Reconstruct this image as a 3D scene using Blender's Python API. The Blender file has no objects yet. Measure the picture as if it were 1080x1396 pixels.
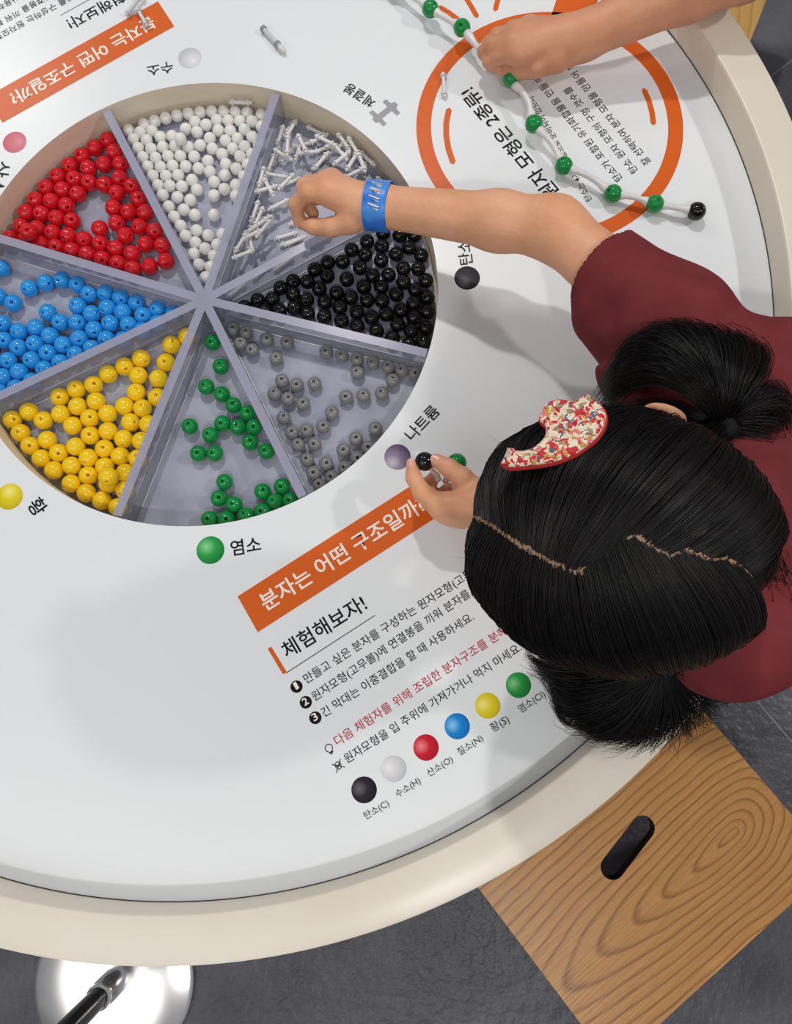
import bpy, bmesh, math, random
import numpy as np
from mathutils import Vector, Matrix

random.seed(7)
rng = np.random.default_rng(7)
SC = bpy.context.scene
COL = SC.collection
T = 0.55                                   # height of the printed table surface above the floor

# ------------------------------------------------------------------ camera
FPX = 1055.4
CAM_R = np.array([[0.98443671, -0.1637785, 0.06372565],
                  [0.17314335, 0.96598033, -0.19210256],
                  [-0.03009546, 0.20014648, 0.97930366]])
CAM_C = np.array([0.316035, -0.370035, 0.79839 + T])
cd = bpy.data.cameras.new('camera')
cam = bpy.data.objects.new('camera', cd)
COL.objects.link(cam)
m = Matrix.Identity(4)
for i in range(3):
    for j in range(3):
        m[i][j] = CAM_R[i, j]
    m[i][3] = CAM_C[i]
cam.matrix_world = m
cd.sensor_fit = 'HORIZONTAL'
cd.sensor_width = 36.0
cd.lens = FPX / 1080 * 36
cd.clip_start = 0.02
SC.camera = cam

# ------------------------------------------------------------------ world, lamps, exposure
SC.view_settings.view_transform = 'Standard'
SC.view_settings.look = 'None'
SC.view_settings.gamma = 1
SC.view_settings.use_curve_mapping = False
SC.view_settings.exposure = 0.0
w = bpy.data.worlds.new('world')
SC.world = w
w.use_nodes = True
w.node_tree.nodes['Background'].inputs[0].default_value = (0.93, 0.96, 1.0, 1)
w.node_tree.nodes['Background'].inputs[1].default_value = 0.275


def lamp(name, x, y, z, watts, size, col=(1, 0.97, 0.93)):
    ld = bpy.data.lights.new(name, 'AREA')
    ld.shape = 'DISK'
    ld.size = size
    ld.energy = watts
    ld.color = col
    o = bpy.data.objects.new(name, ld)
    COL.objects.link(o)
    o.location = (x, y, z)
    return o


LZ = T + 2.1
lamp('ceiling_lamp', 2.55, 0.65, LZ, 32, 0.18, (1, 0.95, 0.92))
lamp('ceiling_lamp', -0.30, 1.50, LZ + 0.6, 34, 0.14)
lamp('ceiling_lamp', -1.90, 1.75, LZ, 15, 0.6)
lamp('ceiling_lamp', 0.75, -1.40, LZ, 13, 0.14)
lamp('ceiling_lamp', -1.05, -2.3, LZ, 26, 2.7)


def at(px, py, h=0.0):
    """point of the photograph's line of sight at height h above the table print"""
    d = CAM_R @ np.array([(px - 540) / FPX, -(py - 698) / FPX, -1.0])
    t = (h + T - CAM_C[2]) / d[2]
    return CAM_C + t * d


# ------------------------------------------------------------------ materials
def nodes_of(mt):
    mt.use_nodes = True
    return mt.node_tree.nodes, mt.node_tree.links


def mat(name, col, rough=0.5, spec=0.5, metal=0.0, coat=0.0):
    mt = bpy.data.materials.new(name)
    n, l = nodes_of(mt)
    b = n['Principled BSDF']
    b.inputs['Base Color'].default_value = (*col, 1)
    b.inputs['Roughness'].default_value = rough
    b.inputs['Specular IOR Level'].default_value = spec
    b.inputs['Metallic'].default_value = metal
    b.inputs['Coat Weight'].default_value = coat
    return mt


def srgb(r, g, b):
    f = lambda c: (c / 255 / 12.92) if c / 255 <= 0.04045 else ((c / 255 + 0.055) / 1.055) ** 2.4
    return (f(r), f(g), f(b))


def noisy(mt, c1, c2, scale, detail=4, lo=0.35, hi=0.65, bump=0.0, coord='Object', bscale=None, stretch=None):
    n, l = nodes_of(mt)
    b = n['Principled BSDF']
    tc = n.new('ShaderNodeTexCoord')
    src = tc.outputs[coord]
    if stretch:
        mp = n.new('ShaderNodeMapping')
        mp.inputs['Scale'].default_value = stretch
        l.new(src, mp.inputs[0])
        src = mp.outputs[0]
    nz = n.new('ShaderNodeTexNoise')
    nz.inputs['Scale'].default_value = scale
    nz.inputs['Detail'].default_value = detail
    l.new(src, nz.inputs['Vector'])
    cr = n.new('ShaderNodeValToRGB')
    cr.color_ramp.elements[0].position = lo
    cr.color_ramp.elements[1].position = hi
    cr.color_ramp.elements[0].color = (*c1, 1)
    cr.color_ramp.elements[1].color = (*c2, 1)
    l.new(nz.outputs['Fac'], cr.inputs[0])
    l.new(cr.outputs[0], b.inputs['Base Color'])
    if bump:
        n2 = n.new('ShaderNodeTexNoise')
        n2.inputs['Scale'].default_value = bscale or scale
        n2.inputs['Detail'].default_value = 3
        l.new(src, n2.inputs['Vector'])
        bp = n.new('ShaderNodeBump')
        bp.inputs['Strength'].default_value = bump
        bp.inputs['Distance'].default_value = 0.01
        l.new(n2.outputs['Fac'], bp.inputs['Height'])
        l.new(bp.outputs[0], b.inputs['Normal'])
    return mt


M = {}
M['print'] = mat('gloss_print_white', srgb(230, 234, 237), 0.26, 0.42)
M['orange'] = mat('print_orange', srgb(216, 98, 34), 0.30, 0.25)
M['ink'] = mat('print_ink', srgb(20, 18, 22), 0.32, 0.2)
M['inkred'] = mat('print_red_ink', srgb(190, 30, 50), 0.3, 0.4)
M['inkwhite'] = mat('print_white_letter', srgb(246, 236, 226), 0.3, 0.4)
M['inkgrey'] = mat('print_grey', srgb(150, 150, 156), 0.3, 0.4)
M['cream'] = noisy(mat('cream_lacquer', (0, 0, 0), 0.32, 0.45), srgb(222, 214, 198), srgb(229, 222, 208), 5)
M['wallwood'] = noisy(mat('cut_edge_beige', (0, 0, 0), 0.6, 0.3), srgb(226, 212, 188), srgb(238, 226, 204), 9, stretch=(1, 1, 5))
M['seam'] = mat('dark_seam', srgb(70, 66, 62), 0.8, 0.2)
M['tray'] = noisy(mat('tray_plastic', (0, 0, 0), 0.38, 0.28), srgb(146, 149, 168), srgb(166, 169, 186), 14, lo=0.4, hi=0.6)
M['steel'] = mat('polished_steel', (0.88, 0.86, 0.86), 0.2, 0.5, 1.0)
M['chrome'] = mat('chrome', (0.8, 0.8, 0.82), 0.12, 0.5, 1.0)
M['blackmetal'] = mat('black_tube', (0.012, 0.012, 0.014), 0.22, 0.6)
M['blackseat'] = mat('black_vinyl', (0.02, 0.02, 0.022), 0.4, 0.5)
M['rod'] = mat('white_plastic_rod', srgb(222, 221, 220), 0.35, 0.5)
M['clearrod'] = mat('clear_tube', srgb(206, 210, 214), 0.15, 0.6)
M['skin'] = noisy(mat('skin', (0, 0, 0), 0.48, 0.35), srgb(222, 160, 122), srgb(232, 174, 138), 26, bump=0.08, bscale=220)
M['skin2'] = noisy(mat('skin_tan', (0, 0, 0), 0.5, 0.35), srgb(204, 142, 108), srgb(216, 156, 122), 26, bump=0.08, bscale=220)
M['nail'] = mat('nail', srgb(226, 168, 148), 0.3, 0.5)
M['scalp'] = mat('scalp', srgb(160, 126, 98), 0.6, 0.3)
M['lip'] = mat('lips', srgb(180, 96, 88), 0.45, 0.4)
M['eyewhite'] = mat('eye_white', srgb(235, 232, 228), 0.2, 0.5)
M['iris'] = mat('dark_iris', srgb(30, 20, 15), 0.1, 0.5)
M['shirt'] = noisy(mat('maroon_jersey', (0, 0, 0), 0.85, 0.15), srgb(112, 44, 48), srgb(122, 51, 55), 30, bump=0.25, bscale=14)
M['shirt2'] = mat('grey_jersey', srgb(120, 122, 128), 0.85, 0.15)
M['denim'] = mat('dark_trousers', srgb(48, 52, 66), 0.85, 0.15)
M['shoe'] = mat('white_shoe', srgb(210, 208, 205), 0.6, 0.3)
M['hair'] = mat('black_hair', (0.0052, 0.0040, 0.0042), 0.40, 0.36)
M['haircap'] = mat('black_hair_under', (0.0045, 0.0035, 0.0038), 0.6, 0.15)
M['band'] = mat('hair_elastic', (0.006, 0.006, 0.008), 0.7, 0.2)
M['clipback'] = mat('red_felt_backing', srgb(186, 52, 48), 0.9, 0.1)
M['slot'] = mat('dark_sawn_edge', srgb(60, 54, 52), 0.8, 0.1)

BEADCOL = {'red': (srgb(206, 22, 34), 0.07), 'white': (srgb(232, 230, 226), 0.42), 'black': ((0.004, 0.004, 0.005), 0.09),
           'grey': (srgb(128, 128, 130), 0.26), 'green': (srgb(14, 138, 66), 0.09), 'yellow': (srgb(246, 204, 26), 0.17),
           'blue': (srgb(44, 150, 226), 0.12)}
for k, (c, r) in BEADCOL.items():
    M['bead_' + k] = mat(k + '_bead_plastic', c, r, 0.5)


def clear_acrylic(name, tint, alpha, rough=0.08):
    mt = bpy.data.materials.new(name)
    n, l = nodes_of(mt)
    b = n['Principled BSDF']
    b.inputs['Base Color'].default_value = (*tint, 1)
    b.inputs['Roughness'].default_value = rough
    b.inputs['Alpha'].default_value = alpha
    return mt


M['acryl'] = clear_acrylic('smoky_acrylic_side', srgb(176, 178, 198), 0.30)
M['acryltop'] = clear_acrylic('frosted_acrylic_edge', srgb(160, 160, 182), 0.86, 0.2)
M['weld'] = mat('white_weld_line', srgb(206, 206, 214), 0.3, 0.4)

# floor: dark stone tiles with thin pale joints
fm = noisy(mat('dark_stone_tile', (0, 0, 0), 0.42, 0.45), srgb(70, 71, 79), srgb(98, 98, 106), 7, detail=8, lo=0.3, hi=0.7, bump=0.35, bscale=60)
M['floor'] = fm
M['joint'] = mat('tile_joint', srgb(150, 148, 146), 0.8, 0.2)


def wood(name, light, dark, knot=(0.0, 0.0), sharp=1.0):
    """oak veneer, rings stretched along local x around one knot"""
    mt = mat(name, light, 0.34, 0.4)
    n, l = nodes_of(mt)
    b = n['Principled BSDF']
    tc = n.new('ShaderNodeTexCoord')
    mp = n.new('ShaderNodeMapping')
    mp.inputs['Location'].default_value = (-knot[0], -knot[1], 0)
    l.new(tc.outputs['Object'], mp.inputs[0])
    nz = n.new('ShaderNodeTexNoise')
    nz.inputs['Scale'].default_value = 7
    nz.inputs['Detail'].default_value = 2
    l.new(mp.outputs[0], nz.inputs['Vector'])
    sub = n.new('ShaderNodeVectorMath'); sub.operation = 'SUBTRACT'
    l.new(nz.outputs['Color'], sub.inputs[0]); sub.inputs[1].default_value = (0.5, 0.5, 0.5)
    sc = n.new('ShaderNodeVectorMath'); sc.operation = 'MULTIPLY'
    l.new(sub.outputs[0], sc.inputs[0]); sc.inputs[1].default_value = (0.045, 0.02, 0)
    ad = n.new('ShaderNodeVectorMath'); ad.operation = 'ADD'
    l.new(mp.outputs[0], ad.inputs[0]); l.new(sc.outputs[0], ad.inputs[1])
    sp = n.new('ShaderNodeSeparateXYZ'); l.new(ad.outputs[0], sp.inputs[0])
    # the knot: |x| on one side is squeezed far less than on the other (cathedral grain)
    neg = n.new('ShaderNodeMath'); neg.operation = 'MINIMUM'; l.new(sp.outputs[0], neg.inputs[0]); neg.inputs[1].default_value = 0
    pos = n.new('ShaderNodeMath'); pos.operation = 'MAXIMUM'; l.new(sp.outputs[0], pos.inputs[0]); pos.inputs[1].default_value = 0
    n1 = n.new('ShaderNodeMath'); n1.operation = 'MULTIPLY'; l.new(neg.outputs[0], n1.inputs[0]); n1.inputs[1].default_value = 0.17
    p1 = n.new('ShaderNodeMath'); p1.operation = 'MULTIPLY'; l.new(pos.outputs[0], p1.inputs[0]); p1.inputs[1].default_value = 0.6
    xx = n.new('ShaderNodeMath'); xx.operation = 'ADD'; l.new(n1.outputs[0], xx.inputs[0]); l.new(p1.outputs[0], xx.inputs[1])
    cb = n.new('ShaderNodeCombineXYZ'); l.new(xx.outputs[0], cb.inputs[0]); l.new(sp.outputs[1], cb.inputs[1])
    ln = n.new('ShaderNodeVectorMath'); ln.operation = 'LENGTH'; l.new(cb.outputs[0], ln.inputs[0])
    pw = n.new('ShaderNodeMath'); pw.operation = 'POWER'; l.new(ln.outputs['Value'], pw.inputs[0]); pw.inputs[1].default_value = 0.8
    mu = n.new('ShaderNodeMath'); mu.operation = 'MULTIPLY'; l.new(pw.outputs[0], mu.inputs[0]); mu.inputs[1].default_value = 66 * sharp
    fr = n.new('ShaderNodeMath'); fr.operation = 'FRACT'; l.new(mu.outputs[0], fr.inputs[0])
    cr = n.new('ShaderNodeValToRGB')
    e = cr.color_ramp.elements
    e[0].position = 0.0; e[0].color = (0, 0, 0, 1)
    e[1].position = 0.62; e[1].color = (0.12, 0.12, 0.12, 1)
    x = e.new(0.86); x.color = (1, 1, 1, 1)
    x = e.new(1.0); x.color = (0, 0, 0, 1)
    l.new(fr.outputs[0], cr.inputs[0])
    # fine pores
    mp2 = n.new('ShaderNodeMapping'); mp2.inputs['Scale'].default_value = (14, 420, 14)
    l.new(tc.outputs['Object'], mp2.inputs[0])
    nf = n.new('ShaderNodeTexNoise'); nf.inputs['Scale'].default_value = 1.0; nf.inputs['Detail'].default_value = 2
    l.new(mp2.outputs[0], nf.inputs['Vector'])
    fm_ = n.new('ShaderNodeMath'); fm_.operation = 'MULTIPLY_ADD'
    l.new(cr.outputs[0], fm_.inputs[0]); fm_.inputs[1].default_value = 0.6
    f2 = n.new('ShaderNodeMath'); f2.operation = 'MULTIPLY_ADD'
    l.new(nf.outputs['Fac'], f2.inputs[0]); f2.inputs[1].default_value = 0.7; f2.inputs[2].default_value = -0.22
    l.new(f2.outputs[0], fm_.inputs[2])
    mx = n.new('ShaderNodeMix'); mx.data_type = 'RGBA'; mx.clamp_factor = True
    mx.inputs[6].default_value = (*light, 1); mx.inputs[7].default_value = (*dark, 1)
    l.new(fm_.outputs[0], mx.inputs[0])
    l.new(mx.outputs[2], b.inputs['Base Color'])
    bp = n.new('ShaderNodeBump'); bp.inputs['Strength'].default_value = 0.12; bp.inputs['Distance'].default_value = 0.004
    l.new(nf.outputs['Fac'], bp.inputs['Height']); l.new(bp.outputs[0], b.inputs['Normal'])
    return mt


M['wood'] = wood('oak_veneer', srgb(202, 148, 86), srgb(122, 72, 34), knot=(0.113, -0.080))
M['woodb'] = wood('pale_oak_veneer', srgb(222, 178, 104), srgb(190, 140, 72), knot=(-0.4, 0.3))
M['woodedge'] = mat('oak_edge_band', srgb(214, 172, 124), 0.45, 0.4)


def ballprint(name, hi, mid, lo, cx=0.36, cy=0.64):
    """a printed picture of a ball: the disc carries its own drawn gradient"""
    mt = mat(name, mid, 0.3, 0.12)
    n, l = nodes_of(mt)
    b = n['Principled BSDF']
    tc = n.new('ShaderNodeTexCoord')
    ds = n.new('ShaderNodeVectorMath'); ds.operation = 'DISTANCE'
    l.new(tc.outputs['UV'], ds.inputs[0]); ds.inputs[1].default_value = (cx, cy, 0)
    cr = n.new('ShaderNodeValToRGB')
    e = cr.color_ramp.elements
    e[0].position = 0.0; e[0].color = (*hi, 1)
    e[1].position = 0.72; e[1].color = (*lo, 1)
    x = e.new(0.32); x.color = (*mid, 1)
    l.new(ds.outputs['Value'], cr.inputs[0])
    l.new(cr.outputs[0], b.inputs['Base Color'])
    return mt


BALL = {
    'black': ballprint('printed_black_ball', srgb(104, 100, 108), srgb(46, 42, 50), srgb(28, 24, 32)),
    'white': ballprint('printed_white_ball', srgb(236, 236, 238), srgb(214, 215, 219), srgb(186, 188, 194)),
    'red': ballprint('printed_red_ball', srgb(236, 130, 136), srgb(198, 34, 52), srgb(168, 22, 42)),
    'pink': ballprint('printed_pale_red_ball', srgb(226, 150, 160), srgb(216, 120, 134), srgb(206, 104, 120)),  # paler version of the red ball print, with a weaker gradient
    'blue': ballprint('printed_blue_ball', srgb(130, 196, 240), srgb(32, 132, 206), srgb(18, 104, 180)),
    'yellow': ballprint('printed_yellow_ball', srgb(244, 238, 140), srgb(226, 208, 44), srgb(196, 176, 26)),
    'green': ballprint('printed_green_ball', srgb(140, 214, 150), srgb(48, 160, 76), srgb(24, 120, 54)),
    'violet': ballprint('printed_violet_ball', srgb(206, 198, 212), srgb(150, 136, 160), srgb(96, 76, 110), 0.2, 0.5),
}


# ------------------------------------------------------------------ object helpers
def link(name, me, parent=None, mats=()):
    o = bpy.data.objects.new(name, me)
    COL.objects.link(o)
    for mt in mats:
        me.materials.append(mt)
    if parent is not None:
        o.parent = parent
        # parts are modelled in world space: keep them where they are
        o.matrix_parent_inverse = Matrix.LocRotScale(parent.location, parent.rotation_euler, parent.scale).inverted()
    return o


def from_bm(name, bm, mt, parent=None, smooth=True, loc=None):
    me = bpy.data.meshes.new(name)
    bmesh.ops.recalc_face_normals(bm, faces=bm.faces)
    bm.to_mesh(me)
    bm.free()
    if smooth:
        me.shade_smooth()
    o = link(name, me, parent, mt if isinstance(mt, (list, tuple)) else (mt,))
    if loc is not None:
        o.location = loc
    return o


def thing(name, label, cat, loc=(0, 0, 0), rz=0.0, group=None):
    o = bpy.data.objects.new(name, None)
    COL.objects.link(o)
    o.empty_display_size = 0.05
    o.location = loc
    o.rotation_euler = (0, 0, rz)
    tag(o, label, cat, group)
    return o


def tag(o, label, cat, group=None):
    o['label'] = label
    o['category'] = cat
    if group:
        o['group'] = group
    return o


def ring_prism(bm, r0, r1, z0, z1, n=256, mi=(0, 0, 0, 0)):
    """annular solid; mi = material of top, outer, bottom, inner"""
    V = []
    for i in range(n):
        a = 2 * math.pi * i / n
        c, s = math.cos(a), math.sin(a)
        V.append([bm.verts.new((r * c, r * s, z)) for r, z in ((r0, z1), (r1, z1), (r1, z0), (r0, z0))])
    for i in range(n):
        A, B = V[i], V[(i + 1) % n]
        for k in range(4):
            f = bm.faces.new((A[k], A[(k + 1) % 4], B[(k + 1) % 4], B[k]))
            f.material_index = mi[k]


def lathe_bm(bm, prof, n=24, mtx=None, mi=0):
    """prof: list of (r, z); closed at the axis when r == 0"""
    rows = []
    for r, z in prof:
        if r <= 1e-9:
            rows.append([bm.verts.new((0, 0, z))])
        else:
            rows.append([bm.verts.new((r * math.cos(2 * math.pi * i / n), r * math.sin(2 * math.pi * i / n), z)) for i in range(n)])
    for a, b in zip(rows[:-1], rows[1:]):
        for i in range(n):
            j = (i + 1) % n
            if len(a) == 1 and len(b) == 1:
                continue
            if len(a) == 1:
                f = bm.faces.new((a[0], b[i], b[j]))
            elif len(b) == 1:
                f = bm.faces.new((a[i], b[0], a[j]))
            else:
                f = bm.faces.new((a[i], b[i], b[j], a[j]))
            f.material_index = mi
    vs = [v for r in rows for v in r]
    if mtx is not None:
        bmesh.ops.transform(bm, matrix=mtx, verts=vs)
    return vs


def box_bm(bm, cx, cy, cz, sx, sy, sz, rz=0.0, mi=0):
    mtx = Matrix.Translation((cx, cy, cz)) @ Matrix.Rotation(rz, 4, 'Z') @ Matrix.Diagonal((sx, sy, sz, 1))
    r = bmesh.ops.create_cube(bm, size=1.0, matrix=mtx)
    fs = {f for v in r['verts'] for f in v.link_faces}
    for f in fs:
        f.material_index = mi
    return r['verts'], fs


def poly_prism(bm, pts, z0, z1, mi=0):
    lo = [bm.verts.new((x, y, z0)) for x, y in pts]
    hi = [bm.verts.new((x, y, z1)) for x, y in pts]
    n = len(pts)
    fs = [bm.faces.new(hi), bm.faces.new(lo[::-1])]
    for i in range(n):
        fs.append(bm.faces.new((lo[i], lo[(i + 1) % n], hi[(i + 1) % n], hi[i])))
    for f in fs:
        f.material_index = mi
    return hi


def axis_matrix(p, q):
    """maps +z onto the direction p -> q, origin at p"""
    d = (Vector(q) - Vector(p))
    return Matrix.Translation(p) @ d.to_track_quat('Z', 'Y').to_matrix().to_4x4()


def tube_mesh(bm, pts, rad, n=8, mi=0, caps=True):
    pts = [Vector(p) for p in pts]
    if not hasattr(rad, '__len__'):
        rad = [rad] * len(pts)
    t = (pts[1] - pts[0]).normalized()
    u = t.orthogonal().normalized()
    rows = []
    for i, p in enumerate(pts):
        if 0 < i < len(pts) - 1:
            t = (pts[i + 1] - pts[i - 1]).normalized()
        elif i == len(pts) - 1:
            t = (pts[i] - pts[i - 1]).normalized()
        u = (u - t * u.dot(t)).normalized()
        v = t.cross(u)
        rows.append([bm.verts.new(p + (u * math.cos(2 * math.pi * k / n) + v * math.sin(2 * math.pi * k / n)) * rad[i]) for k in range(n)])
    for a, b in zip(rows[:-1], rows[1:]):
        for k in range(n):
            f = bm.faces.new((a[k], a[(k + 1) % n], b[(k + 1) % n], b[k]))
            f.material_index = mi
    if caps:
        bm.faces.new(rows[0][::-1]).material_index = mi
        bm.faces.new(rows[-1]).material_index = mi


# ------------------------------------------------------------------ signed-distance bodies
class Body:
    """smooth union of round cones and ellipsoids, meshed as one continuous surface"""

    def __init__(self):
        self.p = []

    def cone(self, a, b, ra, rb, k=0.012):
        self.p.append(('c', np.array(a, float), np.array(b, float), ra, rb, k))

    def chain(self, pts, k=0.004):
        for (a, ra), (b, rb) in zip(pts[:-1], pts[1:]):
            self.cone(a, b, ra, rb, k)

    def ell(self, c, r, R=None, k=0.015):
        self.p.append(('e', np.array(c, float), np.array(r, float), np.eye(3) if R is None else np.array(R, float), None, k))

    @staticmethod
    def prim(p, P):
        if p[0] == 'c':
            _, a, b, ra, rb, _k = p
            ab = b - a
            t = np.clip(((P - a) @ ab) / max(ab @ ab, 1e-12), 0, 1)
            return np.linalg.norm(P - a - t[:, None] * ab, axis=1) - (ra + (rb - ra) * t)
        _, c, r, R, _n, _k = p
        q = (P - c) @ R
        k0 = np.linalg.norm(q / r, axis=1)
        k1 = np.linalg.norm(q / (r * r), axis=1) + 1e-9
        return k0 * (k0 - 1) / k1

    def f(self, P, prims=None):
        d = None
        for p in (self.p if prims is None else prims):
            e = self.prim(p, P)
            if d is None:
                d = e
            else:
                k = p[5]
                h = np.maximum(k - np.abs(d - e), 0) / k
                d = np.minimum(d, e) - h * h * k * 0.25
        return d

    def bounds(self):
        lo, hi = [], []
        for p in self.p:
            if p[0] == 'c':
                r = max(p[3], p[4])
                lo.append(np.minimum(p[1], p[2]) - r); hi.append(np.maximum(p[1], p[2]) + r)
            else:
                r = p[2].max()
                lo.append(p[1] - r); hi.append(p[1] + r)
        return np.min(lo, 0), np.max(hi, 0)

    def mesh(self, vox, cut=None):
        g = (lambda P: self.f(P)) if cut is None else (lambda P: cut(P, self.f(P)))
        lo, hi = self.bounds()
        lo = lo - 3 * vox
        B = 10
        nb = np.ceil((hi + 3 * vox - lo) / (vox * B)).astype(int)
        N = nb * B + 1
        D = np.full(N, 1.0, np.float32)
        bi = np.stack(np.meshgrid(*[np.arange(k) for k in nb], indexing='ij'), -1).reshape(-1, 3)
        dc = g(lo + (bi * B + B / 2) * vox)
        lim = vox * B * 0.9 * 1.35 + 0.012
        loc = np.stack(np.meshgrid(*[np.arange(B + 1)] * 3, indexing='ij'), -1).reshape(-1, 3)
        for b, d0 in zip(bi, dc):
            s = b * B
            sl = tuple(slice(s[i], s[i] + B + 1) for i in range(3))
            if abs(d0) > lim:
                if d0 < 0:
                    D[sl] = np.minimum(D[sl], -1.0)
                continue
            P = lo + (s + loc) * vox
            cen = lo + (s + B / 2) * vox
            pr = [p for p in self.p if self.prim(p, cen[None])[0] < d0 + 2.2 * lim] if cut is None else self.p
            v = self.f(P, pr)
            if cut is not None:
                v = cut(P, v)
            D[sl] = v.reshape(B + 1, B + 1, B + 1)
        s = D < 0
        c8 = [s[i:N[0] - 1 + i, j:N[1] - 1 + j, k:N[2] - 1 + k] for i in (0, 1) for j in (0, 1) for k in (0, 1)]
        anyc = np.logical_or.reduce(c8)
        allc = np.logical_and.reduce(c8)
        act = np.argwhere(anyc & ~allc)
        idx = np.full(np.array(N) - 1, -1, np.int32)
        idx[act[:, 0], act[:, 1], act[:, 2]] = np.arange(len(act))
        V = lo + (act + 0.5) * vox
        for it in range(4):
            e = vox * 0.25
            d = g(V)
            gr = np.stack([g(V + np.eye(3)[i] * e) - d for i in range(3)], 1) / e
            st = (d / np.maximum((gr * gr).sum(1), 0.25))[:, None] * gr
            ln = np.linalg.norm(st, axis=1, keepdims=True)
            V = V - st * np.minimum(1, vox * 0.7 / np.maximum(ln, 1e-9)) * 0.8
        F = []
        for ax in range(3):
            o1, o2 = [(1, 2), (2, 0), (0, 1)][ax]
            a = np.take(s, range(N[ax] - 1), ax); b = np.take(s, range(1, N[ax]), ax)
            E = np.argwhere(a != b)
            E = E[(E[:, o1] > 0) & (E[:, o2] > 0) & (E[:, o1] < N[o1] - 1) & (E[:, o2] < N[o2] - 1)]
            flip = a[E[:, 0], E[:, 1], E[:, 2]]
            u = np.zeros(3, int); u[o1] = 1
            v = np.zeros(3, int); v[o2] = 1
            q = [E - u - v, E - v, E, E - u]
            Q = np.stack([idx[x[:, 0], x[:, 1], x[:, 2]] for x in q], 1)
            Q[~flip] = Q[~flip][:, ::-1]
            F.append(Q[(Q >= 0).all(1)])
        return V, np.concatenate(F)


def np_mesh(name, V, F, mt, parent=None):
    me = bpy.data.meshes.new(name)
    me.vertices.add(len(V)); me.vertices.foreach_set('co', np.asarray(V, np.float32).ravel())
    k = F.shape[1]
    me.loops.add(F.size); me.loops.foreach_set('vertex_index', F.astype(np.int32).ravel())
    me.polygons.add(len(F)); me.polygons.foreach_set('loop_start', np.arange(len(F), dtype=np.int32) * k)
    me.update(calc_edges=True); me.validate()
    me.shade_smooth()
    return link(name, me, parent, mt if isinstance(mt, (list, tuple)) else (mt,))


# ================================================================== SETTING
bm = bmesh.new()
box_bm(bm, 0, 0, -0.02, 9, 9, 0.04)
floor = from_bm('floor', bm, M['floor'], smooth=False)
floor['kind'] = 'structure'
bm = bmesh.new()
p0, p1 = at(1040, 965, -T)[:2], at(1080, 1012, -T)[:2]
ja = math.atan2(p1[1] - p0[1], p1[0] - p0[0])
jd = np.array([math.cos(ja), math.sin(ja)]); jn = np.array([-jd[1], jd[0]])
for k in range(-2, 3):
    for d, n_ in ((jd, jn), (jn, jd)):
        c = p0 + n_ * 1.5 * k + d * (0 if d is jd else 1.0) + (n_ * 0.62 if d is jn else 0)
        if max(abs(c)) < 3.2:
            box_bm(bm, c[0], c[1], 0.0002, 6.0, 0.0022, 0.0006, math.atan2(d[1], d[0]))
jt = from_bm('trim_1', bm, M['joint'], smooth=False)
jt['kind'] = 'structure'

M['wall'] = noisy(mat('painted_wall', (0, 0, 0), 0.8, 0.2), srgb(196, 196, 194), srgb(204, 204, 202), 3)
for nm, x, y, sx, sy in (('wall_left', -4.45, 0, .1, 9), ('wall_right', 4.45, 0, .1, 9), ('wall_back', 0, 4.45, 8.8, .1), ('wall_front', 0, -4.45, 8.8, .1)):
    bm = bmesh.new()
    box_bm(bm, x, y, 1.4, sx, sy, 2.8)
    from_bm(nm, bm, M['wall'], smooth=False)['kind'] = 'structure'

# ================================================================== TABLE
RB, RD, RO, LIP = 0.27, 0.638, 0.6825, 0.039
DEPTH = 0.044
table = thing('exhibit_table', 'large round cream table with raised rim, printed white top and sunken bowl', 'table', (0, 0, 0))
bm = bmesh.new()
ring_prism(bm, RB, RD - 0.0008, T - 0.03, T, mi=(0, 0, 0, 1))
top = from_bm('tabletop', bm, [M['print'], M['wallwood']], table, smooth=False)
bm = bmesh.new()
V = []
n = 256
prof = [(RD, T - 0.03), (RD, T + LIP - 0.003), (RD + 0.0012, T + LIP - 0.0006), (RD + 0.003, T + LIP), (RO - 0.004, T + LIP), (RO - 0.001, T + LIP - 0.001),
        (RO, T + LIP - 0.004), (RO, T - 0.075), (RO - 0.02, T - 0.075), (RO - 0.02, T - 0.03)]
for i in range(n):
    a = 2 * math.pi * i / n
    V.append([bm.verts.new((r * math.cos(a), r * math.sin(a), z)) for r, z in prof])
for i in range(n):
    A, B = V[i], V[(i + 1) % n]
    for k in range(len(prof)):
        f = bm.faces.new((A[k], A[(k + 1) % len(prof)], B[(k + 1) % len(prof)], B[k]))
rim = from_bm('rim', bm, M['cream'], table)
rim.data.set_sharp_from_angle(angle=math.radians(50))
bm = bmesh.new()
ring_prism(bm, RD - 0.0009, RD - 0.0002, T + 0.0001, T + 0.0010)
from_bm('rim_seam', bm, M['seam'], table, smooth=False)
bm = bmesh.new()
lathe_bm(bm, [(0, T - DEPTH - 0.012), (RB + 0.02, T - DEPTH - 0.012), (RB + 0.02, T - 0.03), (RB + 0.001, T - 0.03), (RB + 0.001, T - DEPTH - 0.004), (0, T - DEPTH - 0.004)], 128, mi=0)
from_bm('bowl', bm, M['wallwood'], table, smooth=False)
bm = bmesh.new()
lathe_bm(bm, [(0, 0), (0.33, 0), (0.33, 0.02), (0.14, 0.03), (0.13, T - DEPTH - 0.012), (0, T - DEPTH - 0.012)], 96)
o = from_bm('pedestal', bm, M['cream'], table)
o.data.set_sharp_from_angle(angle=math.radians(40))

# ---- prints on the tabletop
PC = np.array([0.005, 0.004])              # the print is centred a little off the bowl


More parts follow.
